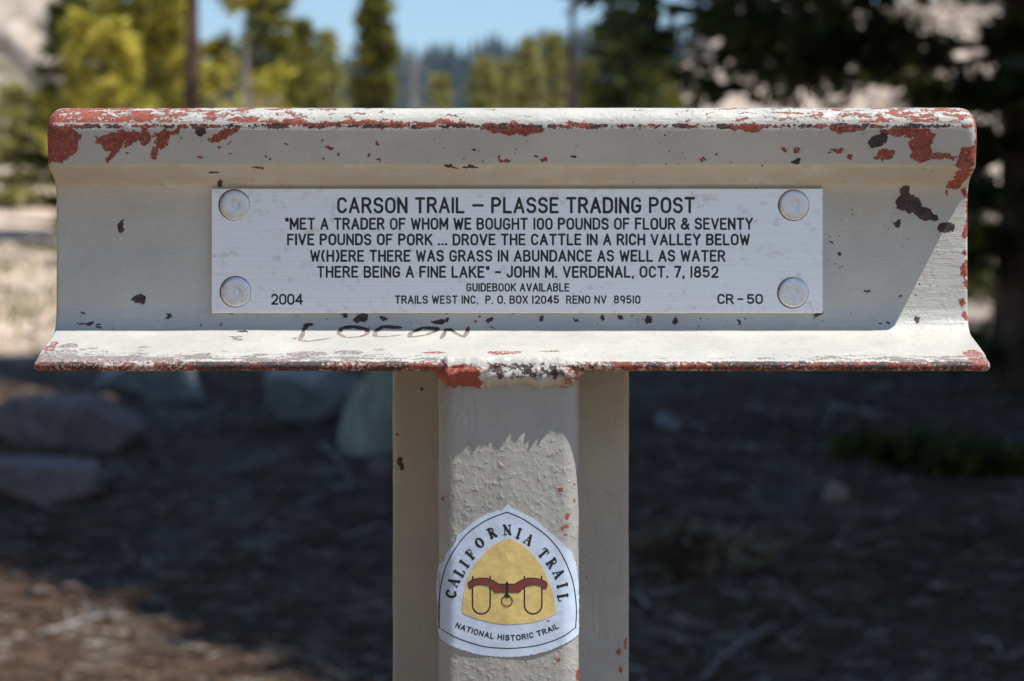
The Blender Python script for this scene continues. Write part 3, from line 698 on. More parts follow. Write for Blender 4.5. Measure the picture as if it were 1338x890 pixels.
# serif capitals: strokes of (points, thick?)
k_, t_ = 2.9, 1.2
SG = {'C': (.85, [([(.82, .72), (.82, .98)], t_), (A_(.48, .52, .40, .46, 42, 318, 14), 2.3), ([(.80, .24), (.84, .10)], t_), (A_(.46, .52, .36, .40, 130, 230, 6), k_)]),
 'A': (.98, [([(.12, .03), (.46, 1)], t_), ([(.46, 1), (.82, .03)], k_), ([(.25, .36), (.66, .36)], t_), ([(0, .02), (.28, .02)], t_), ([(.62, .02), (.98, .02)], t_)]),
 'L': (.82, [([(.22, .02), (.22, .98)], k_), ([(0, .98), (.46, .98)], t_), ([(0, .02), (.76, .02)], t_), ([(.74, .02), (.80, .28)], t_)]),
 'I': (.46, [([(.23, .02), (.23, .98)], k_), ([(0, .98), (.46, .98)], t_), ([(0, .02), (.46, .02)], t_)]),
 'F': (.78, [([(.22, .02), (.22, .98)], k_), ([(0, .98), (.72, .98)], t_), ([(.72, .98), (.74, .72)], t_), ([(0, .02), (.46, .02)], t_), ([(.22, .52), (.56, .52)], t_), ([(.56, .66), (.56, .38)], t_)]),
 'O': (.92, [(A_(.46, .5, .40, .48, 0, 360, 18), 1.9), (A_(.46, .5, .38, .44, 140, 220, 5), k_), (A_(.46, .5, .38, .44, -40, 40, 5), k_)]),
 'R': (.94, [([(.22, .02), (.22, .98)], k_), ([(0, .98), (.45, .98)]+A_(.45, .75, .24, .23, 90, -90, 8)+[(.22, .52)], 1.7), ([(0, .02), (.44, .02)], t_), ([(.44, .52), (.80, .02)], k_), ([(.70, .02), (.96, .02)], t_)]),
 'N': (.94, [([(.16, .02), (.16, .98)], t_), ([(.10, .98), (.80, .04)], k_), ([(.80, .04), (.80, .98)], t_), ([(0, .98), (.22, .98)], t_), ([(0, .02), (.34, .02)], t_), ([(.62, .98), (.96, .98)], t_)]),
 'T': (.84, [([(.42, .02), (.42, .98)], k_), ([(.02, .98), (.82, .98)], t_), ([(.02, .98), (.02, .72)], t_), ([(.82, .98), (.82, .72)], t_), ([(.22, .02), (.62, .02)], t_)])}
P6 = [('C', 178, 486, 78), ('A', 190, 430, 66), ('L', 216, 384, 58), ('I', 238, 344, 53), ('F', 268, 300, 47), ('O', 309, 246, 36), ('R', 367, 200, 22), ('N', 438, 186, 3), ('I', 491, 203, -18), ('A', 537, 232, -29),
      ('T', 606, 295, -48), ('R', 646, 341, -56), ('A', 676, 390, -63), ('I', 693, 445, -74), ('L', 696, 500, -79)]
paths, ws = [], []
for ch, cx, cy, ang in P6:
    wd, ss_ = SG[ch]; H = 45.0; WW = .82; ca, sa = math.cos(R(ang)), math.sin(R(ang))
    for pts, wpx in ss_:
        q = []
        for x, z in pts:
            lx = (x-wd/2)*H*WW; lz = (z-.5)*H
            q.append((cx+lx*ca-lz*sa, cy-(lx*sa+lz*ca)))
        paths.append(C6(q)); ws.append(wpx*1.18)
vstroke('arched_lettering', paths, ws, .085, M_vk, sticker)
word = 'NATIONAL HISTORIC TRAIL'
arcp = [(202, 628), (262, 651), (330, 671), (400, 684), (470, 688), (540, 678), (610, 659), (672, 632)]
ap = smooth_line(C6(arcp), 8); al = [0]
for p, q in zip(ap, ap[1:]): al.append(al[-1]+math.hypot(q[0]-p[0], q[1]-p[1]))
tot = sum((G[c][0]+.34) if c != ' ' else .42 for c in word)-.34
cur = 0; paths = []
for c in word:
    if c == ' ': cur += .42; continue
    wd, ss_ = G[c]
    s0 = (cur+wd/2)/tot*al[-1]
    i = max(j for j in range(len(al)-1) if al[j] <= s0+1e-6); p, q = ap[i], ap[i+1]; t = (s0-al[i])/(al[i+1]-al[i])
    c0 = (p[0]+(q[0]-p[0])*t, p[1]+(q[1]-p[1])*t); ang = -math.atan2(q[1]-p[1], q[0]-p[0]); ca, sa = math.cos(ang), math.sin(ang)
    kx = al[-1]/tot
    for pts in ss_:
        paths.append([(c0[0]+(x-wd/2)*kx*ca-(z-.5)*6.2*sa, c0[1]-((x-wd/2)*kx*sa+(z-.5)*6.2*ca)) for x, z in pts])
    cur += wd+.34
vstroke('curved_lettering', paths, 1.55, .085, M_vk, sticker)
tm = []
for pts in ([(0, 1), (.8, 1)], [(.4, 1), (.4, 0)], [(1.1, 0), (1.1, 1), (1.5, .3), (1.9, 1), (1.9, 0)]):
    tm.append([(714+x*2.0, 812.5-z*2.0-x*.2) for x, z in pts])
vstroke('trade_symbol', tm, .45, .085, M_vk, sticker)
# a curl of paint standing on the bar's top edge
V = []; Fc = []
for i in range(7):
    t = i/6
    for j in range(4):
        V.append((.1405+t*.0043, -.020+j*.0012, ZH+.1142+.0012*math.sin(t*3)+.0004*mnoise.noise(Vector((i, j, 0)))))
for i in range(6):
    for j in range(3): a = i*4+j; Fc.append((a, a+1, a+5, a+4))
fl = link('paint_flake', mesh('paint_flake', V, Fc), dull('flake_paint', (.62, .59, .5)), marker)

# ================================================================== terrain
def sst(a, b, x): t = np.clip((x-a)/(b-a), 0, 1); return t*t*(3-2*t)
PY = [-4000, -60, -20, 3, 5.8, 7.8, 9.3, 10.8, 14, 19, 29, 45, 60, 80, 120, 200, 400, 4000]
PC = [-20, -1.5, -.3, 0, .13, .43, .57, .74, .90, 1.31, 2.28, 3.6, 4.4, 4.6, 2, -8, -20, -20]
PR = [-20, -1.5, -.3, 0, .13, .43, .57, .74, .95, 1.45, 2.9, 5.6, 7.8, 10.8, 17.2, 24, 22, 60]
PL = [-20, -1.5, -.3, 0, .13, .43, .57, .74, .90, 1.31, 2.28, 3.7, 4.9, 8.0, 15, 30, 34, 30]
def wave(x, y, s, k=0):
    return (np.sin(x/s*1.7+k+1.3*np.sin(y/s*1.1+k))+np.sin(y/s*1.9-k*2+1.1*np.sin(x/s*1.3+2*k)))*.5
def zg(x, y):
    x = np.asarray(x, float); y = np.asarray(y, float)
    t = x/np.maximum(y, 1.0)
    r = sst(.02, .10, t); l = sst(-.16, -.22, t)
    z = np.interp(y, PY, PC)*(1-r)*(1-l)+np.interp(y, PY, PR)*r+np.interp(y, PY, PL)*l
    d = np.hypot(x, y)
    z += .03*wave(x, y, .8)*sst(3, 7, d)+.02*wave(x, y, .3, 2)*sst(4, 7, d)+.10*wave(x, y, 3., 1)*sst(12, 22, d)+.5*wave(x, y, 11, 3)*sst(35, 70, d)
    z += (.5*np.abs(wave(x, y, 2.2, 5))+1.2*np.abs(wave(x, y, 7, 6)))*sst(60, 110, d)*np.maximum(r, l)
    return z
Z = lambda x, y: float(zg(x, y))
def at(px, py, d):                                # ground-plane x at distance d along the view for a photo column
    return (px-669)/F*(d-CAMY*0)
ang = np.concatenate([np.linspace(-180, -20, 70)[:-1], np.linspace(-20, 20, 260)[:-1], np.linspace(20, 180, 70)[:-1]])
rad = np.concatenate([np.linspace(.4, 4.6, 14), np.geomspace(5, 4000, 250)])
AA, RR = np.meshgrid(np.radians(ang), rad)
X = RR*np.sin(AA); Y = RR*np.cos(AA); ZZ = zg(X, Y)
na, nr = len(ang), len(rad)
V = np.stack([X, Y, ZZ], -1).reshape(-1, 3)
idx = np.arange(nr*na).reshape(nr, na); i2 = np.roll(idx, -1, 1)
Q = np.stack([idx[:-1], idx[1:], i2[1:], i2[:-1]], -1).reshape(-1, 4)
V = np.vstack([V, [[0, 0, 0]]]); c = len(V)-1
tri0 = np.stack([np.full(na, c), idx[0], i2[0], i2[0]], -1)
def ground_mat():
    N = NB('forest_floor'); p = N.obj()
    sp = N.n('SeparateXYZ'); N.put(sp.inputs[0], p); x, y = sp.outputs[0], sp.outputs[1]
    n1 = N.noise(p, 1.3, 5, .6); n2 = N.noise(p, 9, 5, .65); n3 = N.noise(p, 45, 3, .6); n4 = N.noise(p, .35, 4, .6)
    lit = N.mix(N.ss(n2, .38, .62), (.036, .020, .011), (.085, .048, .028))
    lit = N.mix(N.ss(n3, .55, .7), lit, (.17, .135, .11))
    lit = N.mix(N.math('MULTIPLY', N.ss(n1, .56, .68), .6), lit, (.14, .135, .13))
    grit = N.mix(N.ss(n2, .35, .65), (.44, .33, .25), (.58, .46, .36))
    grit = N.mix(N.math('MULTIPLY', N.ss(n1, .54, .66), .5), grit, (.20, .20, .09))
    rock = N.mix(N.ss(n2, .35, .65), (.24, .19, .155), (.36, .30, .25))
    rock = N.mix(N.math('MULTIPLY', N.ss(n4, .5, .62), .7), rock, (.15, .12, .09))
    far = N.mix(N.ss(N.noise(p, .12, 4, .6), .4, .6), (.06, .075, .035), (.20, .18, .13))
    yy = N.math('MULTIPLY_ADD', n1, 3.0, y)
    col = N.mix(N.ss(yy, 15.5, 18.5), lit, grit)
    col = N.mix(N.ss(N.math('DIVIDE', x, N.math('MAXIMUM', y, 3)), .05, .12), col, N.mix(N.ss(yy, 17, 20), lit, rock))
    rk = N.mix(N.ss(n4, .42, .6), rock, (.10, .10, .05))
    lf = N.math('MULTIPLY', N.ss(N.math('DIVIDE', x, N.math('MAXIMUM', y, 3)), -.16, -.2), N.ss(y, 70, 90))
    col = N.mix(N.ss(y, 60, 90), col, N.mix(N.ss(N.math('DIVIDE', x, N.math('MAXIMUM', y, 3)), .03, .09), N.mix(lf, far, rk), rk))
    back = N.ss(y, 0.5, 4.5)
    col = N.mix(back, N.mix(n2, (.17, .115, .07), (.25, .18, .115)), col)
    h = N.math('ADD', N.math('MULTIPLY', n2, .5), N.math('MULTIPLY', n3, .25))
    return N.done(col, .95, N.bump(h, .06, .8), spec=.2)
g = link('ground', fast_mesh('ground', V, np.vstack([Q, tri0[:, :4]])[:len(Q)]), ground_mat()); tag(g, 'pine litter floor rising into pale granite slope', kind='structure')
# small centre disc closes the sheet under the camera
bm = bmesh.new(); bmesh.ops.create_circle(bm, cap_ends=True, radius=.45, segments=24)
me = bpy.data.meshes.new('ground_centre'); bm.to_mesh(me); bm.free()
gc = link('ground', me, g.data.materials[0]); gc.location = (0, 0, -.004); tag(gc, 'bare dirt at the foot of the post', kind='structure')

# ------------------------------------------------------------------ foliage helpers
def bark_mat(name, c0, c1):
    N = NB(name); p = N.obj(); mp = N.n('Mapping'); N.put(mp.inputs[0], p); mp.inputs[3].default_value = (1, 1, .2)
    n = N.noise(mp.outputs[0], 18, 5, .65)
    return N.done(N.mix(N.ss(n, .35, .65), c0, c1), .9, N.bump(n, .03, .9), spec=.2)
def leaf_mat(name, a, b, c):
    N = NB(name); p = N.obj(); gi = N.n('NewGeometry').outputs['Random Per Island']
    n = N.noise(p, 2.0, 3, .7)
    f = N.math('ADD', N.math('MULTIPLY', gi, .45), N.math('MULTIPLY', n, .75))
    nd = N.n('ValToRGB'); N.put(nd.inputs[0], f); e = nd.color_ramp.elements
    e[0].position = .35; e[0].color = (*a, 1); e[1].position = .9; e[1].color = (*c, 1); m = e.new(.6); m.color = (*b, 1)
    m_ = N.done(nd.outputs[0], .6, spec=.25)
    tr = N.n('BsdfTranslucent'); N.put(tr.inputs[0], nd.outputs[0]); mxs = N.n('MixShader'); mxs.inputs[0].default_value = .38
    out = [q for q in N.t.nodes if q.type == 'OUTPUT_MATERIAL'][0]
    N.t.links.new(N.b.outputs[0], mxs.inputs[1]); N.t.links.new(tr.outputs[0], mxs.inputs[2]); N.t.links.new(mxs.outputs[0], out.inputs[0])
    return m_
M_bark = bark_mat('bark_brown', (.05, .032, .024), (.16, .10, .075)); M_grey = bark_mat('bark_grey', (.22, .2, .18), (.45, .42, .38)); M_snag = bark_mat('bark_dark', (.035, .028, .026), (.10, .08, .07))
L_dark = leaf_mat('needles_dark', (.024, .034, .012), (.075, .09, .022), (.18, .18, .04))
L_mid = leaf_mat('needles_mid', (.05, .065, .016), (.19, .19, .035), (.42, .37, .08))
L_yel = leaf_mat('needles_yellow', (.055, .06, .014), (.52, .47, .06), (.85, .74, .20))
L_pale = leaf_mat('needles_pale', (.16, .16, .05), (.36, .34, .10), (.55, .50, .19))
L_near = leaf_mat('needles_near', (.03, .042, .016), (.085, .10, .03), (.24, .23, .05))
def tubes(segs, sides=4):
    """segs: list of (polyline Nx3, radii N) -> V, quads"""
    VV = []; QQ = []; o = 0
    for P, r in segs:
        P = np.asarray(P, float); n = len(P)
        d = np.gradient(P, axis=0); d /= np.linalg.norm(d, axis=1)[:, None]+1e-9
        up = np.where(np.abs(d[:, 2:3]) > .8, np.array([[1., 0, 0]]), np.array([[0, 0, 1.]]))
        u = np.cross(d, up); u /= np.linalg.norm(u, axis=1)[:, None]+1e-9; v = np.cross(d, u)
        a = np.arange(sides)*2*math.pi/sides
        ring = P[:, None]+np.asarray(r)[:, None, None]*(np.cos(a)[None, :, None]*u[:, None]+np.sin(a)[None, :, None]*v[:, None])
        VV.append(ring.reshape(-1, 3)); k = np.arange(n*sides).reshape(n, sides)+o; k2 = np.roll(k, -1, 1)
        QQ.append(np.stack([k[:-1], k[1:], k2[1:], k2[:-1]], -1).reshape(-1, 4)); o += n*sides
    return np.vstack(VV), np.vstack(QQ)
def leaves(C, D, L, W_, rg, per=3):
    """needle tufts: at each centre C pointing along D, `per` slim kite-shaped blades of length L, width W_"""
    n = len(C); V = []; 
    for k in range(per):
        d = D+rg.normal(0, .55, (n, 3)); d /= np.linalg.norm(d, axis=1)[:, None]
        s = np.cross(d, rg.normal(0, 1, (n, 3))); s /= np.linalg.norm(s, axis=1)[:, None]+1e-9
        l = (L*rg.uniform(.6, 1.3, n))[:, None]; w = (W_*rg.uniform(.7, 1.3, n))[:, None]
        V.append(np.stack([C, C+d*l*.45+s*w*.5, C+d*l, C+d*l*.45-s*w*.5], 1))
    V = np.concatenate(V).reshape(-1, 3); return V, np.arange(len(V)).reshape(-1, 4)
def tree_parts(h, cr, kind, seed, z0=.12, leafn=16, LL=.20, LW=.07, whorl=.34, per=3, fork=3, thick=1.0, skirt=None, boughs=None):
    rg = np.random.default_rng(seed); rt = (h*.011+.035)*thick
    nz = 14; tz = np.linspace(0, h, nz); bend = np.cumsum(rg.normal(0, .008*h/12, (nz, 2)), 0)
    TP = np.column_stack([bend, tz]); TR = rt*(1-tz/h)**.8+.012; TR[0] *= 1.35
    limbs = []; C = []; D = []
    def add_branch(bx, by, z, a, ln, rise, fork, leafn):
            t = np.linspace(0, 1, 6); sag = -.16*ln*t**1.4+.14*ln*t**3
            P = np.column_stack([bx+np.cos(a)*ln*t, by+np.sin(a)*ln*t, z+ln*rise*t+sag])
            P[1:] += rg.normal(0, .03*ln, (5, 3))
            limbs.append((P, np.maximum(.004, (.008+.011*ln)*(1-t*.85))))
            if kind == 'snag':
                if rg.random() < .5:
                    q = P[3]; a2 = a+rg.choice([-1, 1])*.8; P2 = np.array([q, q+np.array([math.cos(a2), math.sin(a2), .1])*ln*.3, q+np.array([math.cos(a2), math.sin(a2), .0])*ln*.55]); limbs.append((P2, [.007, .005, .003]))
                return
            for s in range(fork*2+1):
                if s == 0: Q0, Q1 = P[1], P[5]
                else:
                    ts = .25+.70*((s-1)//2+rg.random()*.5)/fork; q = np.array([np.interp(ts, t, P[:, i]) for i in range(3)])
                    a2 = a+(1 if s % 2 else -1)*rg.uniform(.6, 1.0); l2 = min(.9, ln*(1.05-ts)*.62); Q0 = q; Q1 = q+np.array([math.cos(a2)*l2, math.sin(a2)*l2, rg.normal(0, .1)*l2-.05*l2])
                    if l2 > .25: limbs.append((np.array([Q0, (Q0+Q1)/2, Q1]), [.006, .005, .003]))
                n = max(2, int(leafn*np.linalg.norm(Q1-Q0)))
                u = rg.uniform(.0 if kind != 'pine' else .45, 1, n)[:, None]
                cc = Q0+(Q1-Q0)*u+rg.normal(0, .035, (n, 3)); dd = (Q1-Q0)/(np.linalg.norm(Q1-Q0)+1e-6)+np.array([0, 0, .25])
                C.append(cc); D.append(np.repeat(dd[None], n, 0))
    for bz, ba, bl, br in (boughs or []): add_branch(0, 0, bz, R(ba), bl, br, 7, 34)
    z = h*z0
    if skirt: z = skirt[0]
    while z < h*.985:
        f = min(1.0, max(0.0, (z/h-z0)/(1-z0)))
        if kind == 'column': rr = cr*(min(1, .55+f*2.2))*(1-f**2.2)**.75
        elif kind == 'pine': rr = cr*(math.sin(math.pi*min(1, .18+f*.82))**.55)
        elif kind == 'snag': rr = cr*(1-f)**.7*rg.uniform(.3, 1)
        else: rr = cr*(1-f)**.85*min(1, .7+f*2)
        if z < h*z0: rr = skirt[1]
        nb = 5 if kind != 'pine' else 3
        a0 = rg.uniform(0, 6.28)
        bx = np.interp(z, tz, TP[:, 0]); by = np.interp(z, tz, TP[:, 1])
        for b in range(nb):
            a = a0+b*6.283/nb+rg.normal(0, .3); ln = rr*rg.uniform(.5, 1.28)+.06
            if rg.random() < .12: ln *= .4
            rise = {'column': .1, 'pine': .25, 'snag': rg.uniform(-.3, .5)}.get(kind, -.05)+rg.normal(0, .08)
            add_branch(bx, by, z, a, ln, rise, fork, leafn)
        z += whorl*(1-.45*f)*rg.uniform(.8, 1.2)
    out = {'trunk': tubes([(TP, TR)], 9), 'limbs': tubes(limbs, 4)}
    if C:
        C = np.vstack(C); D = np.vstack(D); out['crown'] = leaves(C, D, LL, LW, rg, per)
    return out
def make_tree(name, x, y, h, cr, kind, seed, leaf, bark, label, cat='tree', group=None, **k):
    P = tree_parts(h, cr, kind, seed, **k)
    root = empty(name, (x, y, Z(x, y)-.08), label, cat, group)
    link('trunk', fast_mesh('trunk', *P['trunk']), bark, root)
    tag(link('branches', fast_mesh('branches', *P['limbs']), bark, root), kind='stuff')
    if 'crown' in P:
        tag(link('crown', fast_mesh('crown', *P['crown']), leaf, root, smooth=False), kind='stuff')
    return root
def tree_px(name, px, d, top, r, kind, seed, leaf, bark, label, **k):
    x = (px-669)/F*d; y = d+CAMY; h = ZH+(445-top)/F*d-Z(x, y); return make_tree(name, x, y, h, r, kind, seed, leaf, bark, label, **k)
tree_px('fir_tree', 96, 40, -55, 1.15, 'cone', 11, L_dark, M_bark, 'dark fir spire above the left end of the crossbar', leafn=22)
tree_px('fir_tree', 22, 46, 95, .95, 'cone', 12, L_pale, M_bark, 'pale green young fir left of the crossbar in front of grey cliff', leafn=20)
tree_px('pine_tree', 185, 36, -70, 1.25, 'pine', 13, L_yel, M_bark, 'broad yellow green pine left of the thick brown trunk', leafn=40, LL=.22, LW=.09, whorl=.42)
tree_px('pine_tree', 250, 34, -330, 2.0, 'pine', 14, L_yel, M_bark, 'tall pine whose thick brown trunk shows above the crossbar', leafn=22, z0=.52, thick=1.25, skirt=None, LL=.24, LW=.09, whorl=.55)
tree_px('dead_tree', 322, 33, 35, 1.5, 'snag', 45, None, M_grey, 'pale bare dead tree right of the thick brown trunk', whorl=.22)
tree_px('pine_tree', 296, 37, 84, 1.2, 'pine', 15, L_yel, M_bark, 'low bushy yellow green pine right of the thick brown trunk', leafn=24, LL=.22, LW=.09, whorl=.4)
tree_px('fir_tree', 350, 41, -75, 1.35, 'cone', 16, L_mid, M_bark, 'dense dark fir between the bushy pine and the pale young fir', leafn=26)
tree_px('fir_tree', 222, 48, 92, 1.4, 'cone', 39, L_dark, M_bark, 'short dark fir behind the thick brown trunk', leafn=22)
tree_px('fir_tree', 428, 52, 38, .95, 'cone', 17, L_pale, M_bark, 'short pale fir just left of the dark columnar fir', leafn=15)
tree_px('fir_tree', 491, 43, -28, .47, 'column', 18, L_mid, M_bark, 'dark narrow columnar fir standing alone over the crossbar', leafn=34)
tree_px('dead_tree', 540, 50, 62, 1.15, 'snag', 19, None, M_grey, 'bare grey twiggy dead fir right of the columnar fir', whorl=.16)
tree_px('fir_tree', 576, 60, 92, .75, 'cone', 20, L_pale, M_bark, 'smallest pale fir right of the bare grey twiggy tree', leafn=18)
tree_px('fir_tree', 632, 62, 66, .62, 'column', 21, L_pale, M_bark, 'slim pale fir in the middle over the crossbar', leafn=22)
tree_px('fir_tree', 690, 58, 42, .78, 'cone', 22, L_pale, M_bark, 'pointed pale fir left of the black dead snag', leafn=16)
tree_px('fir_tree', 722, 64, 36, .80, 'cone', 23, L_pale, M_bark, 'sparse pale fir touching the black dead snag', leafn=13)
tree_px('fir_tree', 662, 68, 74, .8, 'cone', 44, L_pale, M_bark, 'low pale fir behind the pointed pale fir', leafn=16)
tree_px('fir_tree', 738, 70, 58, .75, 'cone', 46, L_mid, M_bark, 'mid green fir directly behind the black dead snag', leafn=16)
tree_px('fir_tree', 766, 60, 70, .6, 'cone', 24, L_mid, M_bark, 'small fir just right of the black dead snag', leafn=18)
tree_px('dead_tree', 747, 48, -30, .75, 'snag', 25, None, M_snag, 'tall black dead snag with bare thin branches', whorl=.16, thick=1.9)
tree_px('fir_tree', 818, 42, -40, .82, 'column', 26, L_dark, M_bark, 'dark fir left of the overhanging boughs', leafn=26)
tree_px('fir_tree', 856, 50, 52, .85, 'cone', 27, L_mid, M_bark, 'shorter lighter fir beside the dark fir near the boughs', leafn=20)
tree_px('fir_tree', 1165, 58, 15, 1.3, 'cone', 28, L_mid, M_bark, 'dark fir on the boulder slope behind the boughs', leafn=16)
tree_px('fir_tree', 1020, 84, 60, 1.5, 'cone', 29, L_dark, M_bark, 'small far fir high on the boulder slope', leafn=12)
tree_px('pine_tree', 140, 33, 8, .75, 'pine', 40, L_yel, M_bark, 'sunlit yellow green pine in front of the dark fir spire', leafn=36, LL=.2, LW=.08, whorl=.36)
tree_px('fir_tree', 208, 39, -45, 1.0, 'cone', 41, L_mid, M_bark, 'ragged fir immediately left of the thick brown trunk', leafn=26)
tree_px('fir_tree', 392, 47, 15, .9, 'cone', 42, L_mid, M_bark, 'mid green fir overlapping the dense dark fir on its right', leafn=24)
# the near fir at right, its boughs hanging into the frame
nx = (1345-669)/F*14.2; ny = 14.2+CAMY
make_tree('fir_tree', nx, ny, 13.5, 2.75, 'cone', 31, L_near, M_bark, 'near dark fir at the right edge with boughs reaching over the crossbar', z0=.27, leafn=30, LL=.15, LW=.05, whorl=.30, per=3, fork=5, skirt=(1.0, .5), boughs=[(2.12, 178, 2.25, .0), (2.25, 170, 2.0, .03), (2.45, 186, 2.75, .02), (2.6, 200, 1.5, .0), (1.85, 215, .9, 0), (1.5, 165, .7, 0), (.9, 200, .6, 0), (.3, 190, .7, .1), (2.3, 20, 1.2, 0)])
# unseen firs: right ones shade the ground, ones behind camera added to cut skylight
for i, (tx, ty, th, tr) in enumerate([(4.7, 8.0, 20, 2.8), (6.3, 5.7, 20, 3.0), (7.7, 4.5, 24, 3.4), (5.7, 4.95, 19, 2.6), (8.8, 9.2, 19, 3.2), (5.5, 11.0, 22, 3.0), (11.8, 7.0, 22, 3.3), (7.6, 12.6, 18, 2.8), (-5.5, -9, 17, 2.8), (-10, -6, 19, 3.2), (-9, -14, 22, 3.4), (-7.5, -2.5, 15, 2.6)]):
    make_tree('fir_tree', tx, ty, th, tr, 'cone', 50+i, L_near, M_bark, 'tall unseen fir outside the picture, keeping light off the scene', group='firs outside the right edge', z0=.10, leafn=17, LL=.34, LW=.17, whorl=.36, per=3, fork=3)

# low evergreen sprays on the ground at right
def spray(name, px, d, h, wdt, seed, label, leaf):
    rg = np.random.default_rng(seed); x = (px-669)/F*d; y = d+CAMY; segs = []; C = []; D = []
    for i in range(16):
        a = rg.uniform(0, 6.28); l = wdt*rg.uniform(.5, 1); t = np.linspace(0, 1, 5)
        P = np.column_stack([np.cos(a)*l*t, np.sin(a)*l*t*.7, h*np.sin(t*2.2)*rg.uniform(.6, 1)])
        segs.append((P, .006*(1-t*.7))); n = int(60*l)+10; u = rg.uniform(.25, 1, n)
        cc = np.column_stack([np.interp(u, t, P[:, k]) for k in range(3)])+rg.normal(0, .02, (n, 3)); C.append(cc); D.append(np.repeat([[math.cos(a), math.sin(a), .3]], n, 0))
    root = empty(name, (x, y, Z(x, y)-.02), label, 'bush')
    link('stems', fast_mesh('stems', *tubes(segs, 4)), M_bark, root)
    link('leaves', fast_mesh('leaves', *leaves(np.vstack(C), np.vstack(D), .09, .03, rg, 3)), leaf, root, smooth=False)
spray('evergreen_shrub', 1215, 10.6, .18, .42, 71, 'low mossy green shrub on shaded litter at right', L_dark)
spray('evergreen_shrub', 1300, 10.2, .12, .28, 72, 'low green shrub at the right edge beside the mossy one', L_dark)
spray('evergreen_shrub', 1105, 16.5, .25, .5, 73, 'small green shrub under the right half of the crossbar', L_mid)
spray('evergreen_shrub', 1320, 18.5, .5, .9, 74, 'green shrub among boulders at the right edge', L_dark)
spray('dry_grass_clump', 925, 8.2, .16, .25, 75, 'dry tawny clump of grass right of the post', dull('dry_grass', (.16, .12, .08), .9, var=.3, scale=5))

# ------------------------------------------------------------------ boulders
def rock_mesh(name, seed, sub=3, cuts=9, flat=.75, top=None):
    rg = random.Random(seed); bm = bmesh.new(); bmesh.ops.create_icosphere(bm, subdivisions=sub, radius=1)
    pl = []
    for _ in range(cuts):
        n = Vector((rg.gauss(0, 1), rg.gauss(0, 1), rg.gauss(0, .8))).normalized(); pl.append((n, rg.uniform(.5, .82)))
    if top: pl.append((Vector((.08, -.12, 1)).normalized(), top))
    off = Vector((seed*3.1, seed*1.7, 0))
    for v in bm.verts:
        p = v.co.copy()
        for n, d in pl:
            e = p.dot(n)-d
            if e > 0: p -= n*e*.985
        p *= 1+.10*mnoise.noise(p*1.6+off)+.05*mnoise.noise(p*4+off)
        p.z *= flat; v.co = p
    me = bpy.data.meshes.new(name); bm.to_mesh(me); bm.free(); return me
def rock_mat(name, a, b, c):
    N = NB(name); p = N.obj()
    n = N.noise(p, 3.2, 6, .65); n2 = N.noise(p, 14, 4, .6)
    col = N.mix(N.ss(n, .38, .62), a, b); col = N.mix(N.math('MULTIPLY', N.ss(n2, .58, .66), .6), col, c)
    return N.done(col, .85, N.bump(N.math('ADD', n, N.math('MULTIPLY', n2, .4)), .06, .8), spec=.25)
M_rg = rock_mat('granite_grey', (.26, .28, .30), (.38, .41, .42), (.12, .13, .11)); M_rp = rock_mat('granite_pink', (.17, .125, .115), (.25, .19, .175), (.10, .08, .075)); M_rl = rock_mat('granite_lichen', (.27, .30, .25), (.40, .43, .33), (.13, .15, .10))
M_rt = rock_mat('granite_talus', (.34, .265, .21), (.50, .42, .345), (.22, .165, .125))
def boulder(px, py_base, d, w, h, dep, seed, mat, label, name='boulder', cuts=9, top=None):
    x = (px-669)/F*d; y = d+CAMY
    me = rock_mesh('boulder', seed, 4, cuts, top=top); o = link(name, me, mat)
    o.scale = (w/2, dep/2, h/1.5); o.rotation_euler = (0, 0, 0)
    o.location = (x, y, Z(x, y)+h*.30); tag(o, label, 'boulder'); return o
boulder(38, 690, 9.6, .74, .30, .5, 3, M_rp, 'low flat tan slab at the left edge of the shade', cuts=5, top=.34)
boulder(92, 612, 11.2, .80, .40, .6, 15, M_rp, 'wide brown boulder behind the flat tan slab', cuts=7, top=.6)
boulder(208, 550, 13.3, .68, .42, .6, 6, M_rg, 'blue grey boulder under the left half of the crossbar')
boulder(412, 580, 12.0, .52, .50, .5, 8, M_rg, 'tilted grey boulder left of the pale round one')
boulder(492, 615, 11.0, .40, .62, .45, 9, M_rl, 'rounded lichen green boulder touching the post in view')
boulder(500, 660, 10.2, .16, .14, .15, 10, M_rp, 'small brown stone below the rounded lichen boulder', name='stone')
boulder(870, 590, 11.5, .16, .12, .15, 12, M_rg, 'small grey stone right of the post in shade', name='stone')
boulder(1092, 655, 9.4, .16, .12, .1, 13, M_rt, 'pale knobbly stone in a spot of sun', name='stone')
tm_ = [rock_mesh('slope_boulder', 100+i, 3) for i in range(9)]
rg = np.random.default_rng(5); k = 0; placed = []
SPOT = [(1312, 24, .95, .55), (1300, 23, .55, .42), (1328, 20, .5, .3), (1296, 27, .6, .5), (1318, 30, .9, .6)]
for px, d, wd, ht in SPOT:
    x = (px-669)/F*d; o = link('slope_boulder', tm_[k % 9], M_rt); o.location = (x, d+CAMY, Z(x, d+CAMY)+ht*.2); o.scale = (wd/2, wd/2, ht/1.4); o.rotation_euler = (0, 0, k); k += 1
    tag(o, 'pale pinkish granite boulder on the sunlit slope behind the sign', 'boulder', 'pale boulders on the sunlit slope')
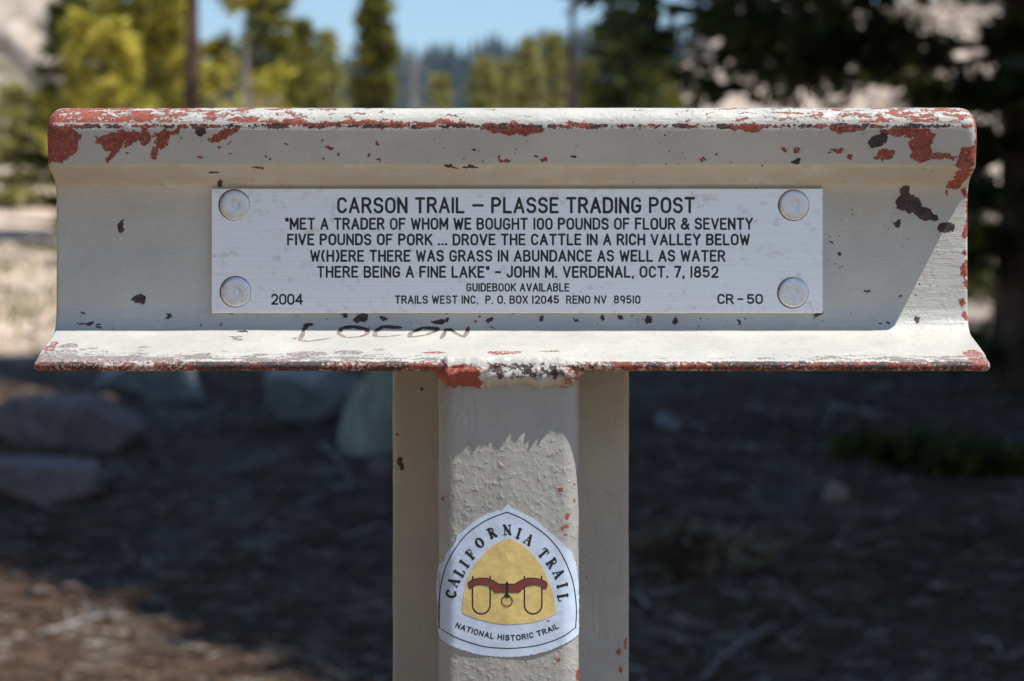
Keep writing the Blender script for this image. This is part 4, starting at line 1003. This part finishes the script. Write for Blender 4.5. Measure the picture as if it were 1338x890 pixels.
for i in range(285):
    d = float(18+112*rg.random()**.8); px = float(rg.uniform(790, 1420)); x = (px-669)/F*d; y = d+CAMY
    if d < 24 and px < 1180: continue
    s = float(rg.uniform(.16, .5)*(1+.004*d)*(1+1.0*(rg.random() > .88)))
    o = link('slope_boulder', tm_[k % 9], M_rt); k += 1
    o.location = (x, y, Z(x, y)+s*.15); o.scale = (s*rg.uniform(.8, 1.4), s, s*rg.uniform(.7, 1.2)); o.rotation_euler = (rg.uniform(-.3, .3), rg.uniform(-.3, .3), rg.uniform(0, 6.28))
    tag(o, 'pale pinkish granite boulder on the sunlit slope behind the sign', 'boulder', 'pale boulders on the sunlit slope')
def talus():
    rg = np.random.default_rng(33); n = 6500
    d = 21+125*rg.random(n)**.75; px = rg.uniform(770, 1440, n); x = (px-669)/F*d; y = d+CAMY; z = zg(x, y)
    s = (.07+.28*rg.random(n)**2.5)*(1+d*.006)
    base = np.array([[1, 0, 0], [.6, .75, .1], [-.2, 1, 0], [-1, .3, 0], [-.7, -.7, 0], [.4, -1, 0], [.5, .3, .75], [-.5, .35, .8], [0, -.5, .7], [0, 0, -.6]], float)
    V = base[None]*rg.uniform(.65, 1.3, (n, 10, 1))*s[:, None, None]*np.array([1.25, 1, .85]); V += rg.normal(0, .1, V.shape)*s[:, None, None]
    a = rg.uniform(0, 6.28, n); ca, sa = np.cos(a)[:, None], np.sin(a)[:, None]
    V = np.stack([V[..., 0]*ca-V[..., 1]*sa, V[..., 0]*sa+V[..., 1]*ca, V[..., 2]], -1)+np.stack([x, y, z+s*.35], -1)[:, None]
    T = [(0, 1, 6), (1, 2, 7), (1, 7, 6), (2, 3, 7), (3, 4, 7), (4, 8, 7), (4, 5, 8), (5, 0, 6), (5, 6, 8), (6, 7, 8)]+[(i, 9, (i+1) % 6) for i in range(6)]
    return V.reshape(-1, 3), (np.array(T)[None]+np.arange(n)[:, None, None]*10).reshape(-1, 3)
tag(link('talus_rocks', fast_mesh('talus_rocks', *talus()), M_rt, smooth=False), 'broken granite rubble filling the slope between the boulders', 'rubble', kind='stuff')
for i in range(26):
    d = float(rg.uniform(18, 36)); px = float(rg.uniform(-60, 620)); x = (px-669)/F*d; y = d+CAMY; s = float(rg.uniform(.07, .22))
    o = link('field_stone', tm_[i % 9], M_rt); o.location = (x, y, Z(x, y)); o.scale = (s*1.3, s, s*.7); o.rotation_euler = (0, 0, i)
    tag(o, 'small pale stone on the sunny gravel field left of the sign', 'stone', 'stones on the sunny field')
for i, (px, d, s, lb) in enumerate([(8, 150, 9, 'pale granite cliff at the far left behind the young fir'), (45, 158, 8, 'granite crag between the left cliff and the fir spire'), (-30, 165, 13, 'tall granite cliff cut by the left edge of the view'), (25, 135, 5, 'low granite hump below the far left cliff')]):
    x = (px-669)/F*d; y = d+CAMY; o = link('granite_outcrop', rock_mesh('granite_outcrop', 200+i, 4, 14), M_rt); o.location = (x, y, Z(x, y)); o.scale = (s*.7, s*.7, s*.9)
    tag(o, lb, 'outcrop')

# ------------------------------------------------------------------ fallen branches, twigs, pebbles
M_tw = bark_mat('weathered_wood', (.14, .13, .125), (.34, .32, .30))
def fallen(px0, py0, px1, py1, d, r, label, lift=0.0, curve=.0, seed=0):
    rg = np.random.default_rng(seed); n = 9; t = np.linspace(0, 1, n); P = []
    for s in t:
        px = px0+(px1-px0)*s; x = (px-669)/F*d; 
        P.append([x, 0, 0])
    P = np.array(P); dz = -(py1-py0)/F*d
    slope = .14; P[:, 1] = d+CAMY+np.clip(dz/slope, -1.2, 1.2)*(t-.5)+curve*np.sin(math.pi*t)+rg.normal(0, .01, n)
    P[:, 2] = zg(P[:, 0], P[:, 1])+r*.8+lift*t
    c = P.mean(0); root = bpy.data.objects.new
    o = link('fallen_branch', fast_mesh('fallen_branch', *tubes([(P-c, r*(1-.6*t)*rg.uniform(.85, 1.15, n))]+[(np.array([P[k]-c, P[k]-c+np.array([rg.normal(0, .08), rg.normal(0, .08), .05])]), [r*.4, r*.15]) for k in (3, 5, 6)], 6)), M_tw)
    o.location = c; tag(o, label, 'branch')
fallen(405, 545, 470, 612, 10.8, .012, 'pale stick leaning against the two grey boulders', .0, seed=1)
fallen(868, 728, 962, 738, 8.6, .012, 'straight bluish grey stick right of the post', seed=2)
fallen(905, 889, 1030, 850, 7.2, .012, 'curved bark branch at the bottom right of the post', curve=.15, seed=3)
fallen(950, 590, 1150, 585, 11.2, .010, 'long thin stick lying across the shaded litter right', seed=4)
fallen(1095, 540, 1160, 560, 12.5, .014, 'short grey stick below the right half of the crossbar', seed=5)
fallen(395, 665, 470, 640, 9.8, .010, 'bluish stick left of the post below the boulders', seed=6)
fallen(290, 675, 345, 660, 9.7, .010, 'short pale stick in the middle of the left shade', seed=7)
fallen(1250, 600, 1340, 625, 10.8, .013, 'pinkish stick at the right edge under the shrub', seed=8)
fallen(60, 850, 150, 835, 7.6, .012, 'brown stick in the sun at the bottom left corner', seed=9)
fallen(1060, 570, 1110, 545, 12.0, .012, 'short upright grey stick on the litter right of the post', lift=.05, seed=10)
def litter():
    rg = np.random.default_rng(9); n = 20000
    d = 5.6+12.5*rg.random(n)**1.2; px = rg.uniform(-80, 1420, n); x = (px-669)/F*d; y = d+CAMY; z = zg(x, y)
    a = rg.uniform(0, math.pi, n); L = rg.gamma(2.2, .035, n)+.02; r = .0015+.0028*rg.random(n)**2+L*.008; ti = rg.normal(0, .12, n)
    D = np.column_stack([np.cos(a)*np.cos(ti), np.sin(a)*np.cos(ti), np.sin(ti)]); C = np.column_stack([x, y, z+r*.6+np.abs(ti)*L*.4])
    U = np.column_stack([-np.sin(a), np.cos(a), np.zeros(n)]); W = np.cross(D, U)
    V = np.zeros((n, 9, 3)); mid = C+U*(rg.normal(0, .08, n)*L)[:, None]
    for e, (cc, rr) in enumerate(((C-D*(L/2)[:, None], r), (mid, r*.9), (C+D*(L/2)[:, None], r*.45))):
        for q in range(3):
            t = q*2.094; V[:, e*3+q] = cc+U*(rr*math.cos(t))[:, None]+W*(rr*math.sin(t))[:, None]
    base = np.arange(n)[:, None]*9; Q = []
    for e in range(2):
        for q in range(3): Q.append(np.stack([base[:, 0]+e*3+q, base[:, 0]+e*3+(q+1) % 3, base[:, 0]+e*3+3+(q+1) % 3, base[:, 0]+e*3+3+q], -1))
    return V.reshape(-1, 3), np.concatenate(Q)
def twig_mat():
    N = NB('twig_litter'); gi = N.n('NewGeometry').outputs['Random Per Island']
    nd = N.n('ValToRGB'); N.put(nd.inputs[0], gi); e = nd.color_ramp.elements
    e[0].position = 0; e[0].color = (.05, .035, .028, 1); e[1].position = 1; e[1].color = (.42, .385, .34, 1)
    for p, c in ((.4, (.11, .068, .045)), (.7, (.19, .14, .10)), (.85, (.27, .235, .20))): m = e.new(p); m.color = (*c, 1)
    return N.done(nd.outputs[0], .9, spec=.2)
M_lit = twig_mat()
o = link('twig_litter', fast_mesh('twig_litter', *litter()), M_lit); tag(o, 'dead twigs and needles strewn over the forest floor', 'litter', kind='stuff')
def pebbles():
    rg = np.random.default_rng(12); n = 1900
    d = 5.6+30*rg.random(n)**1.4; px = rg.uniform(-80, 1420, n); x = (px-669)/F*d; y = d+CAMY; z = zg(x, y)
    s = .006+.028*rg.random(n)**4*(1+d*.03)
    base = np.array([[1, 0, 0], [0, 1, 0], [-1, 0, 0], [0, -1, 0], [0, 0, .7], [0, 0, -.6], [.7, .7, .25], [-.7, .7, .3], [-.7, -.7, .2], [.7, -.7, .3]], float)
    V = base[None]*rg.uniform(.7, 1.25, (n, 10, 1))*s[:, None, None]*np.array([1.3, 1, .75])
    a = rg.uniform(0, 6.28, n); ca, sa = np.cos(a)[:, None], np.sin(a)[:, None]
    V = np.stack([V[..., 0]*ca-V[..., 1]*sa, V[..., 0]*sa+V[..., 1]*ca, V[..., 2]], -1)+np.stack([x, y, z+s*.3], -1)[:, None]
    Tq = []; ring = [0, 6, 1, 7, 2, 8, 3, 9]
    for i in range(8): Tq += [(ring[i], ring[(i+1) % 8], 4), (ring[(i+1) % 8], ring[i], 5)]
    T = (np.array(Tq)[None]+np.arange(n)[:, None, None]*10).reshape(-1, 3); return V.reshape(-1, 3), T
o = link('pebbles', fast_mesh('pebbles', *pebbles()), rock_mat('pebble_stone', (.12, .095, .08), (.24, .19, .16), (.08, .07, .06)), smooth=False); tag(o, 'loose pebbles and grit scattered on the ground', 'pebbles', kind='stuff')
def grass():
    rg = np.random.default_rng(15); n = 4500
    cx = rg.uniform(-100, 600, 60); cd = rg.uniform(18, 34, 60); j = rg.integers(0, 60, n)
    d = cd[j]+rg.normal(0, .5, n); x = (cx[j]-669)/F*d+rg.normal(0, .45, n); y = d+CAMY; z = zg(x, y)
    C = np.column_stack([x, y, z-.01]); D = np.repeat([[0, 0, 1.]], n, 0); return leaves(C, D, .14, .025, rg, 1)
o = link('grass', fast_mesh('grass', *grass()), leaf_mat('grass_blades', (.10, .12, .04), (.2, .2, .08), (.32, .27, .14)), smooth=False); tag(o, 'patchy short green grass on the sunny field', 'grass', kind='stuff')

# ------------------------------------------------------------------ far forested ridge
xs = np.linspace(-900, 900, 150); ys = np.linspace(420, 1900, 60)
def ridge_z(x, y):
    top = 128+10*np.sin(x/140+1.4)+6*np.sin(x/61)+.012*x*np.sign(-x)*0
    k = np.clip((y-430)/(1150-430), 0, 1.9); s = np.where(k < 1, k**1.1, 1-(k-1)*.7)
    return -30+(top+30)*s+4*wave(x, y, 45)
XX, YY = np.meshgrid(xs, ys); V = np.stack([XX, YY, ridge_z(XX, YY)], -1).reshape(-1, 3); idx = np.arange(len(xs)*len(ys)).reshape(len(ys), len(xs))
Q = np.stack([idx[:-1, :-1], idx[:-1, 1:], idx[1:, 1:], idx[1:, :-1]], -1).reshape(-1, 4)
N = NB('ridge_floor'); o = link('hill', fast_mesh('hill', V, Q), N.done(N.mix(N.ss(N.noise(N.obj(), .02, 4), .4, .6), (.03, .04, .02), (.07, .07, .045)), .95)); tag(o, 'distant blue forested ridge', kind='structure')
def forest():
    rg = np.random.default_rng(21); n = 9000; y = rg.uniform(560, 1230, n); x = rg.uniform(-.27, .27, n)*y*1.05; z = ridge_z(x, y)
    h = rg.uniform(8, 20, n); r = h*.17; V = np.zeros((n, 12, 3)); 
    for q in range(5):
        a = q*2*math.pi/5; V[:, q] = np.stack([x+r*math.cos(a), y+r*math.sin(a), z+h*.08], -1); V[:, 6+q] = np.stack([x+r*.62*math.cos(a+.6), y+r*.62*math.sin(a+.6), z+h*.45], -1)
    V[:, 5] = np.stack([x, y, z+h*.62], -1); V[:, 11] = np.stack([x, y, z+h], -1); T = []
    for q in range(5): T += [(q, (q+1) % 5, 5), (6+q, 6+(q+1) % 5, 11)]
    return V.reshape(-1, 3), (np.array(T)[None]+np.arange(n)[:, None, None]*12).reshape(-1, 3)
o = link('far_forest', fast_mesh('far_forest', *forest()), leaf_mat('far_needles', (.010, .018, .012), (.02, .032, .018), (.04, .05, .026)), smooth=False); tag(o, 'conifer forest covering the distant ridge', 'forest', kind='stuff')

# ------------------------------------------------------------------ the mountain air
bm = bmesh.new(); bmesh.ops.create_cube(bm, size=1)
for v in bm.verts: v.co = Vector((v.co.x*8600, v.co.y*8600, 75+v.co.z*230))
me = bpy.data.meshes.new('haze'); bm.to_mesh(me); bm.free()
hm = bpy.data.materials.new('mountain_air'); hm.use_nodes = True; ht = hm.node_tree; ht.nodes.clear()
ho = ht.nodes.new('ShaderNodeOutputMaterial'); hv = ht.nodes.new('ShaderNodeVolumePrincipled'); hv.inputs['Density'].default_value = .000085; hv.inputs['Color'].default_value = (.3, .6, 1, 1)
ht.links.new(hv.outputs[0], ho.inputs['Volume']); me.materials.append(hm)
hz = bpy.data.objects.new('haze', me); COL.objects.link(hz); tag(hz, 'thin blue mountain air', kind='stuff')
